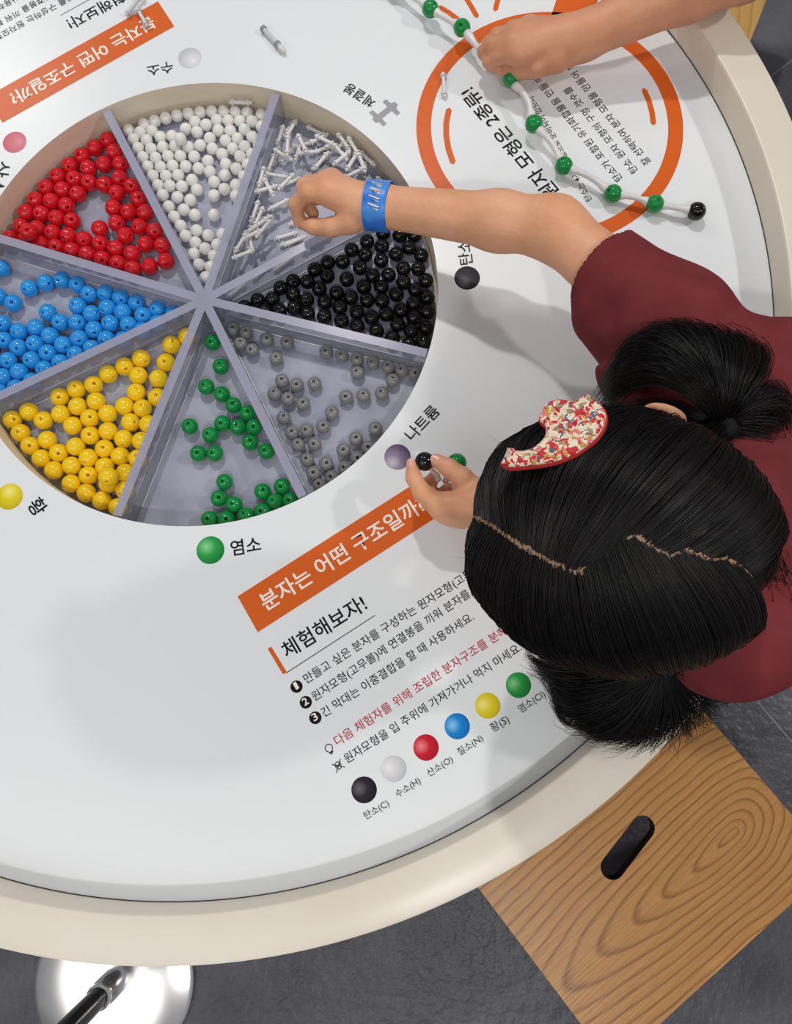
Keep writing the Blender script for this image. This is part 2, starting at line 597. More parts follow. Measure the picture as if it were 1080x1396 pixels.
def flat(name, pts, mt, lev, parent=top):
    """flat printed patch, lev = layer"""
    bm = bmesh.new()
    vs = [bm.verts.new((x, y, T + 0.00018 * lev)) for x, y in pts]
    bm.faces.new(vs)
    bm.normal_update()
    bmesh.ops.triangulate(bm, faces=bm.faces[:])
    bm.normal_update()
    for f in bm.faces:
        if f.normal.z < 0:
            f.normal_flip()
    me = bpy.data.meshes.new(name); bm.to_mesh(me); bm.free()
    return link(name, me, parent, (mt,))


def turn(p):
    return 2 * PC - np.asarray(p)[:2]


def disc_print(name, c, r, mt, lev=1, up=0.0):
    me = bpy.data.meshes.new(name)
    n = 40
    vs = [(c[0] + r * math.cos(2 * math.pi * i / n), c[1] + r * math.sin(2 * math.pi * i / n), T + 0.00018 * lev) for i in range(n)]
    me.from_pydata(vs, [], [list(range(n))])
    uv = me.uv_layers.new(name='uv')
    for i in range(n):
        uv.data[i].uv = (0.5 + 0.5 * math.cos(2 * math.pi * i / n - up), 0.5 + 0.5 * math.sin(2 * math.pi * i / n - up))
    return link(name, me, top, (mt,))


def letters(name, s, a, b, mt, size=None, lev=2, bold=0.0, hs=1.0):
    """a printed line of lettering from baseline point a to baseline point b (table-plane xy)"""
    cu = bpy.data.curves.new(name, 'FONT')
    cu.body = s
    cu.size = 1.0
    cu.resolution_u = 3
    cu.offset = bold
    cu.fill_mode = 'FRONT'
    o = bpy.data.objects.new('tmp', cu)
    COL.objects.link(o)
    bpy.context.view_layer.update()
    dg = bpy.context.evaluated_depsgraph_get()
    me = bpy.data.meshes.new_from_object(o.evaluated_get(dg))
    bpy.data.objects.remove(o)
    bpy.data.curves.remove(cu)
    me.name = name
    n = len(me.vertices)
    co = np.zeros(n * 3, np.float32)
    me.vertices.foreach_get('co', co)
    co = co.reshape(-1, 3)
    x0, x1 = co[:, 0].min(), co[:, 0].max()
    a, b = np.asarray(a)[:2], np.asarray(b)[:2]
    L = np.linalg.norm(b - a)
    d = (b - a) / L
    u = np.array([-d[1], d[0]])
    sx = L / (x1 - x0)
    sy = (size if size else sx) * hs
    xy = a + (co[:, :1] - x0) * sx * d + (co[:, 1:2] + 0.10) * sy * u
    co[:, :2] = xy
    co[:, 2] = T + 0.00018 * lev
    me.vertices.foreach_set('co', co.ravel())
    me.materials.clear()
    me.update()
    return link(name, me, top, (mt,))


def A2(x, y):
    return at(x, y, 0)[:2]


def pxl(name, s, x0, y0, x1, y1, mt, **k):
    return letters(name, s, A2(x0, y0), A2(x1, y1), mt, **k)


# the panel of instructions, printed twice, the second time turned by half a turn
def panel(f):
    P = lambda x, y: f(A2(x, y))
    q = [A2(324, 813), A2(351.5, 862)]
    dirv = A2(564, 660) - q[0]; dirv /= np.linalg.norm(dirv)
    Lb = np.linalg.norm(A2(586, 647) - q[0])
    flat('heading_banner', [f(q[0]), f(q[1]), f(q[1] + dirv * Lb), f(q[0] + dirv * Lb)], M['orange'], 1)
    def tx(name, s, x0, y0, x1, y1, mt, **k):
        letters(name, s, P(x0, y0), P(x1, y1), mt, **k)
    tx('heading_lettering', '분자는 어떤 구조일까?', 364, 835, 583, 696, M['inkwhite'], bold=0.016)
    tx('subheading_lettering', '체험해보자!', 393, 900, 503, 831, M['ink'], bold=0.010)
    flat('orange_bar', [P(365, 884.5), P(370, 881.5), P(391, 916), P(386, 919.5)], M['orange'], 1)
    flat('underline', [P(390, 917), P(511, 838.5), P(511.5, 839.4), P(390.5, 918)], M['ink'], 1)
    for i, (x, y) in enumerate([(404.4, 936), (417, 957.4), (430, 978.5)]):
        c = P(x, y)
        disc_print('number_dot', c, 0.0062, M['ink'], 1)
        d = (f(A2(430, 925)) - f(A2(400, 944))); d /= np.linalg.norm(d)
        u = np.array([-d[1], d[0]])
        w_ = 0.0018 if i == 0 else 0.0026
        letters('number_lettering', '123'[i], c - d * w_ - u * 0.0036, c + d * w_ - u * 0.0036, M['inkwhite'], size=0.0105, lev=3, bold=0.02)
    tx('instruction_lettering', '만들고 싶은 분자를 구성하는 원자모형(고무볼)', 419, 933, 662, 776, M['ink'], bold=0.002)
    tx('instruction_lettering', '원자모형(고무볼)에 연결봉을 끼워 분자를 조립', 430, 957, 668, 797, M['ink'], bold=0.002)
    tx('instruction_lettering', '긴 막대는 이중결합을 할 때 사용하세요.', 443, 979, 648, 845, M['ink'], bold=0.002)
    tx('warning_lettering', '다음 체험자를 위해 조립한 분자구조를 분해하', 461, 1018, 706, 856, M['inkred'], bold=0.002)
    tx('warning_lettering', '원자모형을 입 주위에 가져가거나 먹지 마세요.', 474, 1042, 713, 887, M['ink'], bold=0.002)
    # light-bulb sign and skull sign
    d = (f(A2(713, 887)) - f(A2(474, 1042))); d /= np.linalg.norm(d)
    u = np.array([-d[1], d[0]])

    def strokes(name, c, lines, s, wd):
        bm = bmesh.new()
        for pl in lines:
            pp = [np.asarray(c) + (x * d + y * u) * s for x, y in pl]
            for a, b in zip(pp[:-1], pp[1:]):
                t = (b - a) / (np.linalg.norm(b - a) + 1e-9); nn = np.array([-t[1], t[0]]) * wd
                vs = [bm.verts.new((*q_, T + 0.00036)) for q_ in (a - nn, b - nn, b + nn, a + nn)]
                fc = bm.faces.new(vs)
        for fc in bm.faces:
            fc.normal_update()
            if fc.normal.z < 0:
                fc.normal_flip()
        me = bpy.data.meshes.new(name); bm.to_mesh(me); bm.free()
        link(name, me, top, (M['ink'],))
    arc = lambda cx, cy, r, a0, a1, n_=14: [(cx + r * math.cos(math.radians(a0 + (a1 - a0) * i / n_)), cy + r * math.sin(math.radians(a0 + (a1 - a0) * i / n_))) for i in range(n_ + 1)]
    strokes('bulb_sign', P(449.5, 1021.5), [arc(0, .25, .62, -55, 235), [(-.3, -.3), (-.3, -.6), (.3, -.6), (.3, -.3)], [(-.3, -.45), (.3, -.45)], [(-.2, -.8), (.2, -.8)]], 0.0060, 0.0004)
    strokes('skull_sign', P(461.5, 1044), [arc(0, .15, .5, -40, 220), [(-.35, -.2), (-.25, -.5), (.25, -.5), (.35, -.2)], arc(-.2, .12, .1, 0, 360, 8), arc(.2, .12, .1, 0, 360, 8),
                                         [(-.85, -.75), (.85, .75)], [(-.85, .75), (.85, -.75)]], 0.0060, 0.0004)
    for (x, y, k) in [(496.5, 1076.7, 'black'), (537, 1048, 'white'), (581, 1019, 'red'), (623.5, 990, 'blue'), (665, 962, 'yellow'), (707, 934, 'green'), (748.5, 906, 'violet')]:
        disc_print('printed_ball', P(x, y), 0.0126, BALL[k], 1, up=math.atan2(d[1], d[0]))
    for (s, x0, y0, x1, y1) in [('탄소(C)', 500, 1118, 532, 1099), ('수소(H)', 543, 1088.5, 575, 1068), ('산소(O)', 586, 1060, 619, 1039), ('질소(N)', 628, 1031, 660, 1010),
                                ('황(S)', 673, 999, 696, 985), ('염소(Cl)', 711, 973, 745, 950), ('나트륨(Na)', 749, 946, 793, 916)]:
        tx('element_lettering', s, x0, y0, x1, y1, M['ink'], bold=0.0)


panel(lambda p: np.asarray(p))
panel(turn)

# element signs round the bowl
for (x, y, k, r) in [(259, 79, 'white', 16), (637, 379, 'black', 17.5), (542, 623, 'violet', 18), (287, 750, 'green', 19), (13, 677, 'yellow', 18), (20, 194, 'pink', 16)]:
    c = A2(x, y)
    rr = np.linalg.norm(A2(x + r, y) - c)
    disc_print('printed_ball', c, rr, BALL[k], 1, up=math.atan2(c[1], c[0]) + math.pi / 2)
pxl('element_lettering', '염소', 316, 759, 357, 752, M['ink'], bold=0.012)
pxl('element_lettering', '나트륨', 564, 603, 602, 563, M['ink'], bold=0.012)
pxl('element_lettering', '탄소', 646, 360, 642, 327, M['ink'], bold=0.012)
pxl('element_lettering', '체결봉', 515, 136, 476, 112, M['ink'], bold=0.012)
pxl('element_lettering', '수소', 235, 83, 200, 89, M['ink'], bold=0.008)
pxl('element_lettering', '황', 35, 690, 47, 707, M['ink'], bold=0.012)
pxl('element_lettering', '산소', -8, 219, -20, 262, M['ink'], bold=0.008)
# grey silhouette of a connecting rod
a, b = A2(513, 163), A2(538, 143)
d = (b - a) / np.linalg.norm(b - a); u = np.array([-d[1], d[0]]); L = np.linalg.norm(b - a)
S_ = lambda x, y: a + d * L * x + u * L * y
flat('rod_sign', [S_(*q) for q in [(-.12, -.1), (.0, -.16), (.0, -.44), (.18, -.44), (.2, -.13), (.72, -.13), (.74, -.44), (.92, -.44), (.94, -.16), (1.1, -.1), (1.1, .1), (.94, .16),
                                   (.92, .44), (.74, .44), (.72, .13), (.2, .13), (.18, .44), (.0, .44), (.0, .16), (-.12, .1)]], M['inkgrey'], 1)

# the big orange lamp-shaped drawing
RC, RR = np.array([0.3601, 0.2699]), 0.1545
bm = bmesh.new()
ring_prism(bm, RR - 0.0172, RR, 0, 0.00018, n=128)
bmesh.ops.translate(bm, verts=bm.verts, vec=(RC[0], RC[1], T))
from_bm('orange_ring', bm, M['orange'], top, smooth=False)


def stroke(pts, wpx, name='orange_stroke'):
    pp = [A2(*q) for q in pts]
    wd = np.linalg.norm(A2(pts[0][0] + wpx, pts[0][1]) - pp[0]) / 2
    lft, rgt = [], []
    for i, p in enumerate(pp):
        t = pp[min(i + 1, len(pp) - 1)] - pp[max(i - 1, 0)]
        t /= np.linalg.norm(t); nn = np.array([-t[1], t[0]]) * wd
        lft.append(p + nn); rgt.append(p - nn)
    t0 = pp[0] - pp[1]; t0 /= np.linalg.norm(t0)
    t1 = pp[-1] - pp[-2]; t1 /= np.linalg.norm(t1)
    flat(name, lft + [pp[-1] + t1 * wd] + rgt[::-1] + [pp[0] + t0 * wd], M['orange'], 1)


stroke([(612, 150), (608.5, 168), (608.5, 185), (611.5, 203), (617.5, 221)], 8)
stroke([(878.5, 123), (885, 138), (889, 153), (891, 168)], 7.5)
stroke([(632, -8), (642, 8), (650, 22)], 7)
stroke([(682, -10), (678, 3), (675.5, 13)], 7)
stroke([(600, 10), (612, 17), (624, 26)], 7)
flat('orange_stroke', [A2(*q) for q in [(762, -10), (752, 20), (770, 24), (812, 10), (820, -16)]], M['orange'], 1)
pxl('heading_lettering', '탄소원자 모형은 2종류!', 795, 296, 645, 117, M['ink'], bold=0.012)
for (s, x0, y0, x1, y1) in [('탄소는 4가지 모형으로 준비되어 있으니', 808, 272, 728, 131), ('탄소가 포함된 유기화합물을 만들 때', 850, 243, 735, 101),
                            ('탄소 원자 모형의 구멍 갯수를', 871, 232, 777, 117), ('잘 선택하여 분자 모형을 만들어 보세요', 889, 221, 764, 67)]:
    pxl('body_lettering', s, x0, y0, x1, y1, M['ink'], bold=0.002)

# ================================================================== DIVIDED TRAY
FZ = T - DEPTH
tray = thing('divided_tray', 'round smoky acrylic tray of eight wedge compartments sunk in the middle of the table', 'tray', (0, 0, FZ))
bm = bmesh.new()
lathe_bm(bm, [(0, FZ - 0.003), (RB - 0.0015, FZ - 0.003), (RB - 0.0015, FZ), (0, FZ)], 128)
from_bm('tray_base', bm, M['tray'], tray, smooth=False)
TC = at(279, 409, -0.004)[:2]              # where the dividers meet
DIV = []
ENDS = [127.6, 82.7, 37.4, -6.7, -52.6, -96.3, -141.0, 173.1]
TH = 0.0098
for ang in ENDS:
    a = math.radians(ang)
    e = np.array([math.cos(a), math.sin(a)]) * (RB - 0.002)
    dv = e - TC
    L = np.linalg.norm(dv); dv /= L
    rz = math.atan2(dv[1], dv[0])
    c = TC + dv * (L / 2 + 0.004)
    bm = bmesh.new()
    vs, fs = box_bm(bm, c[0], c[1], FZ + (DEPTH - 0.003) / 2, L - 0.008, TH, DEPTH - 0.003, rz, 0)
    for f in fs:
        f.normal_update()
        if f.normal.z > 0.5:
            f.material_index = 1
    ob = from_bm('divider', bm, [M['acryl'], M['acryltop']], tray, smooth=False)
    bm = bmesh.new()
    nn = np.array([-dv[1], dv[0]])
    for s in (-1, 1):
        q = c + nn * s * (TH / 2 + 0.0006)
        box_bm(bm, q[0], q[1], FZ + 0.0005, L - 0.05, 0.0011, 0.001, rz, 0)
    from_bm('weld_line', bm, M['weld'], ob, smooth=False)
    DIV.append((TC.copy(), dv.copy(), nn.copy()))
bm = bmesh.new()
lathe_bm(bm, [(0, FZ), (0.013, FZ), (0.013, T - 0.003), (0, T - 0.0028)], 8, Matrix.Translation((TC[0], TC[1], 0)) @ Matrix.Rotation(0.2, 4, 'Z'))
from_bm('hub', bm, M['acryltop'], tray, smooth=False)


# ================================================================== BEADS
def bead_mesh(name, r, holes, mt, squash=1.0, hole=0.19, depth=0.85):
    """a ball with drilled blind holes (the surface dips inward round every hole axis)"""
    bm = bmesh.new()
    bmesh.ops.create_icosphere(bm, subdivisions=5, radius=1.0)
    H = [Vector(h).normalized() for h in holes]
    for v in bm.verts:
        d = v.co.normalized()
        best = min((d.angle(h), i) for i, h in enumerate(H))
        an, h = best[0], H[best[1]]
        if an < hole * 1.5:
            s = math.sin(an)
            t = (an / hole)
            if t < 1.0:                     # wall of the hole, then its floor
                k = min(1.0, (1.0 - t) / 0.25)
                ax = math.cos(an) - depth * k
                lat = (d - h * math.cos(an))
                if lat.length > 1e-9:
                    lat = lat.normalized() * min(s, hole * 0.92) * (1.0 if t > 0.75 else t / 0.75 * 1.0)
                v.co = h * ax + lat
            else:
                v.co = d * (1 - 0.035 * (1.5 - t) / 0.5)
        v.co.z *= squash
        v.co *= r
    me = bpy.data.meshes.new(name)
    bm.to_mesh(me)
    bm.free()
    me.shade_smooth()
    me.materials.append(mt)
    return me


def rot_holes(hs, R):
    return [tuple(R @ Vector(h)) for h in hs]


TET = [(0, 0, 1), (0.943, 0, -0.333), (-0.471, 0.816, -0.333), (-0.471, -0.816, -0.333)]
OPP = [(0, 0, 1), (0, 0, -1)]
ONE = [(0, 0, 1)]


def crop(x0, y0, s, pts):
    return [(x0 + p[0] / s, y0 + p[1] / s) + tuple(p[2:]) for p in pts]


RED = crop(0, 130, 3.375, [(492, 182), (422, 212), (517, 245), (378, 262), (316, 308), (396, 325), (480, 318), (556, 308), (254, 360), (330, 375), (402, 395), (475, 408), (560, 372), (203, 408), (288, 437), (362, 452), (543, 442), (608, 415), (148, 472), (225, 475), (310, 508), (640, 472), (530, 512), (594, 532), (680, 540), (103, 535), (180, 543), (252, 562), (326, 582), (545, 585), (650, 605), (720, 612), (98, 595), (172, 610), (133, 630, 1), (240, 628), (312, 650), (460, 615), (590, 645), (390, 668), (465, 692), (543, 700), (675, 682), (750, 688), (30, 632), (100, 660), (180, 672), (252, 690), (325, 710), (398, 728), (470, 750), (540, 765), (620, 728), (608, 790), (685, 788), (762, 765)])
WHITE = crop(140, 110, 4.1538, [(135, 250), (200, 232), (265, 210), (330, 200), (408, 180), (482, 165), (555, 165), (620, 143), (697, 143), (770, 170), (838, 148), (897, 172), (155, 300), (190, 302), (253, 272), (530, 222), (642, 197), (595, 247), (705, 230), (770, 225), (838, 207), (883, 252), (478, 270), (543, 285), (655, 278), (727, 283), (818, 268), (248, 328), (320, 318), (382, 318), (440, 330, 1), (608, 328), (700, 343), (775, 328), (840, 315), (195, 368), (270, 372), (340, 372), (412, 372), (488, 378), (553, 368), (625, 388), (738, 392), (803, 375), (865, 352), (222, 425), (295, 428), (367, 420), (442, 428), (520, 432), (683, 420), (780, 432), (835, 410), (598, 457), (255, 488), (322, 480), (398, 483), (472, 488), (547, 500), (700, 470), (605, 515), (763, 505), (820, 465), (288, 540), (355, 535), (428, 537), (693, 537), (508, 565), (632, 575), (317, 595), (380, 592), (443, 600), (693, 615), (535, 618), (755, 597), (795, 540), (342, 645), (425, 662), (632, 652), (497, 678), (375, 715), (457, 735), (523, 762), (632, 762), (755, 650), (407, 775), (440, 820), (533, 850), (470, 880), (600, 877), (527, 920), (680, 870), (520, 980), (590, 962), (650, 930), (555, 1045), (615, 1005), (600, 1055), (575, 1105)])
BLACK = crop(300, 290, 3.375, [(95, 380), (153, 353), (190, 405), (240, 312), (307, 288), (265, 370), (338, 362), (383, 302), (404, 235), (480, 210), (480, 278), (396, 405), (450, 348), (565, 227), (587, 140), (666, 122), (745, 90), (746, 150), (667, 190), (645, 255), (584, 308), (540, 372), (483, 415), (335, 440), (400, 465), (480, 480), (553, 440), (600, 392), (665, 340), (700, 295), (742, 222), (820, 188), (838, 105), (885, 160), (925, 105), (945, 190), (915, 255), (850, 285), (775, 290), (900, 350), (965, 320), (735, 400), (690, 405), (745, 350), (820, 365), (970, 390), (895, 415), (852, 450), (770, 465), (950, 468), (708, 485), (632, 460), (560, 500), (632, 525), (720, 545), (820, 520), (890, 525), (955, 535), (880, 590), (940, 600), (795, 575), (265, 430), (910, 480), (870, 330)])
GREY = crop(300, 400, 3.375, [(52, 118), (118, 133), (93, 198), (145, 260), (215, 212), (310, 222), (258, 300), (498, 240), (567, 268), (638, 278), (710, 300), (780, 315), (848, 332), (903, 368), (632, 365), (805, 388), (580, 477), (660, 470), (745, 460), (285, 402), (352, 420), (435, 415), (250, 463), (312, 485), (382, 507), (293, 573), (515, 550), (330, 640), (398, 630), (475, 612), (358, 697), (435, 693), (400, 765), (715, 622), (625, 667), (568, 720), (683, 708), (632, 757), (488, 782), (430, 828), (575, 803), (515, 845), (457, 880)])
GREEN = crop(150, 420, 3.857, [(515, 172), (583, 308), (507, 415), (590, 455), (648, 510), (730, 552), (778, 610), (420, 622), (597, 612), (682, 625), (532, 665), (738, 703), (835, 748), (465, 765), (552, 765), (603, 915), (580, 1003), (645, 1052), (532, 1110), (612, 1112), (818, 978), (906, 937), (740, 1078), (825, 1055), (905, 1027), (988, 990)])
YELLOW = crop(0, 420, 3.857, [(712, 225), (635, 275), (560, 328), (675, 347), (965, 92), (930, 180), (873, 287), (835, 372), (397, 397), (497, 403), (320, 445), (700, 430), (502, 490), (665, 508), (137, 520), (410, 517), (312, 535), (755, 537), (50, 572), (230, 572), (577, 557), (815, 480), (477, 580), (380, 610), (685, 607), (88, 643), (770, 620), (470, 672), (565, 675), (648, 698), (125, 712), (225, 715), (725, 700), (397, 740), (545, 765), (628, 780), (305, 780), (210, 805), (455, 805), (705, 785), (268, 870), (367, 845), (567, 850), (570, 888, 1), (470, 893), (660, 875), (377, 940), (555, 955), (640, 960), (455, 985), (527, 1027), (600, 1045)])
BLUE = crop(0, 330, 3.6, [(8, 130), (157, 225), (245, 200), (328, 187), (405, 195), (452, 238), (530, 225), (610, 255), (65, 300), (410, 305), (533, 300), (690, 315), (780, 290), (850, 300), (243, 352), (467, 357), (612, 352), (755, 348), (388, 390), (540, 392), (680, 395), (8, 405), (302, 418), (168, 435), (82, 460), (467, 440), (595, 430), (232, 468), (388, 470), (518, 465), (20, 505), (158, 508), (302, 505), (445, 515), (88, 542), (235, 548), (370, 545), (25, 585), (155, 590), (295, 585), (78, 630), (212, 620), (20, 670), (140, 660), (60, 695), (-4, 270), (775, 395), (700, 435), (-45, 610), (-60, 540), (-40, 700), (-70, 460)])

WEDGE = {'red': (7, 0), 'white': (0, 1), 'black': (2, 3), 'grey': (3, 4), 'green': (4, 5), 'yellow': (5, 6), 'blue': (6, 7)}
RAD = {'red': 0.0101, 'white': 0.0074, 'black': 0.0088, 'grey': 0.0081, 'green': 0.0094, 'yellow': 0.0105, 'blue': 0.0102}


def relax(P, r, d0, d1, it=160):
    """nudges touching beads apart and keeps them inside their wedge"""
    Q = P.copy()
    for _ in range(it):
        D = Q[:, None] - Q[None]
        L = np.linalg.norm(D, axis=2) + np.eye(len(Q))
        ov = np.maximum(0, 2 * r - L); np.fill_diagonal(ov, 0)
        Q += (D / L[..., None] * ov[..., None]).sum(1) * 0.32
        Q += (P - Q) * 0.02
        for (c, dv, nn), sg in ((DIV[d0], -1), (DIV[d1], 1)):
            s = (Q - c) @ nn * sg
            Q += nn * sg * np.maximum(0, r + TH / 2 + 0.0004 - s)[:, None]
        rr = np.linalg.norm(Q, axis=1)
        lim = RB - 0.0025 - r
        Q *= np.minimum(1, lim / rr)[:, None]
    return Q


NEAR = {'red': 'glossy red bead with drilled holes in the red-bead wedge of the tray',
        'white': 'small matte white bead in the white-bead wedge of the tray',
        'black': 'shiny black bead with drilled holes in the black-bead wedge of the tray',
        'grey': 'dull grey bead with one hole on top in the grey-bead wedge of the tray',
        'green': 'glossy green bead with one hole on top in the green-bead wedge of the tray',
        'yellow': 'bright yellow bead with drilled hole in the yellow-bead wedge of the tray',
        'blue': 'sky blue bead with drilled holes in the blue-bead wedge of the tray'}
SPECIAL = {('red', 37): 'red bead lying alone in the gap of the red-bead wedge',
           ('red', 34): 'red bead sitting on top of other red beads near the bowl wall',
           ('white', 83): 'white bead lying alone on a bare patch of tray in the white-bead wedge',
           ('white', 30): 'white bead sitting on top of other white beads near wedge middle',
           ('yellow', 43): 'yellow bead sitting on top of two other yellow beads beside the clear divider',
           ('green', 0): 'green bead nearest the hub of the tray, alone',
           ('green', 1): 'green bead second from the tray hub, alone below the topmost one',
           ('green', 7): 'green bead lying alone at the left side of the green wedge',
           ('green', 12): 'green bead alone close to the divider beside the grey beads',
           ('blue', 14): 'blue bead lying alone on bare tray in the middle of blue wedge',
           ('grey', 14): 'grey bead alone below the row along the black-bead divider',
           ('grey', 6): 'grey bead alone below the top cluster in the grey wedge',
           ('grey', 33): 'grey bead alone near the bowl edge on the right of grey wedge'}
if True:
    BEADS = {}
    for col, PX in (('red', RED), ('white', WHITE), ('black', BLACK), ('grey', GREY), ('green', GREEN), ('yellow', YELLOW), ('blue', BLUE)):
        r = RAD[col]
        mt = M['bead_' + col]
        tilt = lambda rx, rz: (Matrix.Rotation(rz, 3, 'Z') @ Matrix.Rotation(rx, 3, 'X'))
        if col in ('red', 'blue'):
            vs = [bead_mesh(col + '_bead', r, rot_holes(TET, tilt(R_, z_)), mt) for R_, z_ in ((0.95, 0.2), (0.8, -0.5), (2.4, 0.8), (0.5, 0.1))]
        elif col == 'black':
            vs = [bead_mesh(col + '_bead', r, rot_holes(TET, tilt(R_, z_)), mt) for R_, z_ in ((0.9, 1.2), (2.2, -0.5), (0.3, -0.9))]
        elif col == 'white':
            vs = [bead_mesh(col + '_bead', r, rot_holes(ONE, tilt(R_, z_)), mt, hole=0.2, depth=0.6) for R_, z_ in ((2.6, 0.2), (0.5, -2.5), (1.9, 0.8), (2.4, 2.8))]
        elif col == 'yellow':
            vs = [bead_mesh(col + '_bead', r, rot_holes(OPP, tilt(R_, z_)), mt, hole=0.17) for R_, z_ in ((0.6, 2.6), (0.95, 0.4), (0.3, 1.4), (1.4, 0.1))]
        elif col == 'grey':
            vs = [bead_mesh(col + '_bead', r, rot_holes(OPP, tilt(R_, z_)), mt, hole=0.25, squash=0.9) for R_, z_ in ((0.12, 2.6), (0.2, 0.4))]
        else:
            vs = [bead_mesh(col + '_bead', r, rot_holes(TET, tilt(R_, z_)), mt, hole=0.2) for R_, z_ in ((0.14, 2.6), (0.25, 0.9))]
        P = np.array([at(p[0], p[1], -DEPTH + r)[:2] for p in PX])
        low = [i for i, p in enumerate(PX) if len(p) < 3]
        Q = P.copy()
        Q[low] = relax(P[low], r, *WEDGE[col])
        for i, p in enumerate(PX):
            o = bpy.data.objects.new(col + '_bead', vs[rng.integers(len(vs))])
            z = FZ + r
            if col == 'grey':
                z = FZ + r * 0.93
            if len(p) > 2:
                q = at(p[0], p[1], -DEPTH + r * 2.6)
                dmin = np.sort(np.linalg.norm(Q[low] - q[:2], axis=1))[0]
                z = FZ + r + math.sqrt(max(4 * r * r - dmin * dmin, 0))
                Q[i] = at(p[0], p[1], z - T)[:2]
            o.location = (Q[i][0], Q[i][1], z + 0.0002)
            o.rotation_euler = (rng.uniform(-.2, .2), rng.uniform(-.2, .2), rng.uniform(-1.2, 1.2)) if col not in ('grey', 'green') else (0, 0, rng.uniform(-3, 3))
            COL.objects.link(o)
            lab = SPECIAL.get((col, i))
            if lab:
                tag(o, lab, 'bead')
            else:
                tag(o, NEAR[col], 'bead', col + ' beads in the divided tray')
        BEADS[col] = vs

# ================================================================== CONNECTING RODS
RL = 0.0285


def rod_mesh(name, L, mt, n=12):
    bm = bmesh.new()
    h = L / 2
    prof = [(0, -h), (0.0016, -h), (0.0024, -h + 0.0012), (0.0020, -h + 0.0026), (0.0020, -h + 0.0036), (0.0040, -h + 0.0038), (0.0040, -h + 0.0053), (0.0023, -h + 0.0055)]
    prof = prof + [(r, -z) for r, z in prof[::-1]]
    lathe_bm(bm, prof, n, Matrix.Rotation(math.pi / 2, 4, 'Y'))
    me = bpy.data.meshes.new(name)
    bmesh.ops.recalc_face_normals(bm, faces=bm.faces)
    bm.to_mesh(me); bm.free()
    me.shade_smooth()
    me.set_sharp_from_angle(angle=math.radians(45))
    me.materials.append(mt)
    return me


rodm = rod_mesh('connecting_rod', RL, M['rod'])


def place_rod(me, a, b, name='connecting_rod'):
    o = bpy.data.objects.new(name, me)
    COL.objects.link(o)
    a, b = Vector(a), Vector(b)
    d = b - a
    o.location = (a + b) / 2
    o.rotation_euler = d.to_track_quat('X', 'Z').to_euler()
    return o


SEG = [(345, 190, 412, 105), (390, 215, 440, 130), (470, 160, 560, 205), (418, 262, 510, 228), (478, 255, 575, 205), (470, 290, 585, 250), (410, 365, 465, 205), (365, 335, 425, 255), (320, 350, 355, 235), (490, 355, 565, 290), (575, 245, 665, 240), (560, 320, 640, 265), (575, 290, 665, 340), (625, 215, 680, 290), (672, 270, 735, 345), (690, 265, 745, 345), (715, 275, 795, 350), (640, 240, 720, 370), (285, 385, 325, 285), (345, 430, 460, 385), (285, 392, 365, 405), (240, 500, 290, 395), (280, 475, 300, 395), (245, 497, 350, 467), (215, 600, 235, 540), (190, 640, 262, 575), (240, 600, 320, 580), (178, 640, 190, 715), (235, 655, 250, 745), (175, 760, 232, 668), (245, 658, 315, 612), (165, 775, 245, 745), (325, 655, 440, 622), (335, 690, 470, 640), (350, 705, 500, 640), (470, 690, 590, 635), (240, 825, 310, 765), (330, 790, 410, 735), (450, 705, 540, 665), (105, 890, 160, 850), (250, 600, 270, 535), (655, 400, 692, 340), (725, 405, 705, 345), (815, 385, 850, 415), (600, 380, 660, 330), (520, 380, 560, 330), (350, 300, 400, 330), (395, 330, 400, 250), (440, 310, 530, 300), (520, 260, 600, 300), (300, 440, 345, 520), (320, 560, 400, 520), (270, 690, 330, 620), (300, 560, 260, 650), (370, 480, 420, 430), (400, 590, 480, 560), (540, 400, 620, 420), (640, 440, 720, 400), (600, 300, 650, 360), (440, 240, 480, 320), (330, 260, 360, 170), (210, 700, 290, 660)]
lv = {}
for i, (x0, y0, x1, y1) in enumerate(SEG):
    a, b = [np.array((270 + x / 3.176, 120 + y / 3.176)) for x, y in ((x0, y0), (x1, y1))]
    wp = [at(*a, -DEPTH + 0.004), at(*b, -DEPTH + 0.004)]
    mid = (wp[0] + wp[1]) / 2
    dv = (wp[1] - wp[0])[:2]; dv /= np.linalg.norm(dv)
    # stay inside the wedge
    for _ in range(30):
        for e in (-1, 1):
            q = mid[:2] + dv * e * RL / 2
            for (c, dd, nn), sg in ((DIV[1], -1), (DIV[2], 1)):
                s = (q - c) @ nn * sg
                if s < TH / 2 + 0.0036:
                    mid[:2] += nn * sg * (TH / 2 + 0.0038 - s)
                    q = mid[:2] + dv * e * RL / 2
            rr = np.linalg.norm(q)
            if rr > RB - 0.006:
                mid[:2] -= q / rr * (rr - RB + 0.006)
    # lie on top of rods placed before
    level = 0
    for j, (m2, d2, l2) in lv.items():
        best = 9
        for s in np.linspace(-.5, .5, 9):
            q = mid[:2] + dv * s * RL
            t = np.clip((q - m2) @ d2, -RL / 2, RL / 2)
            best = min(best, np.linalg.norm(q - m2 - d2 * t))
        if best < 0.0058:
            level = max(level, l2 + 1)
    level = min(level, 4)
    lv[i] = (mid[:2].copy(), dv, level)
    z = FZ + 0.0041 + level * 0.0056
    e = np.array([dv[0], dv[1], 0]) * RL / 2
    c = np.array([mid[0], mid[1], z])
    o = place_rod(rodm, c - e, c + e)
    tag(o, 'white plastic connecting rod with collars in the rod wedge of the tray', 'rod', 'connecting rods in the divided tray')


def px_rod(x0, y0, x1, y1, h, label, me=rodm):
    o = place_rod(me, at(x0, y0, h), at(x1, y1, h))
    return tag(o, label, 'rod')


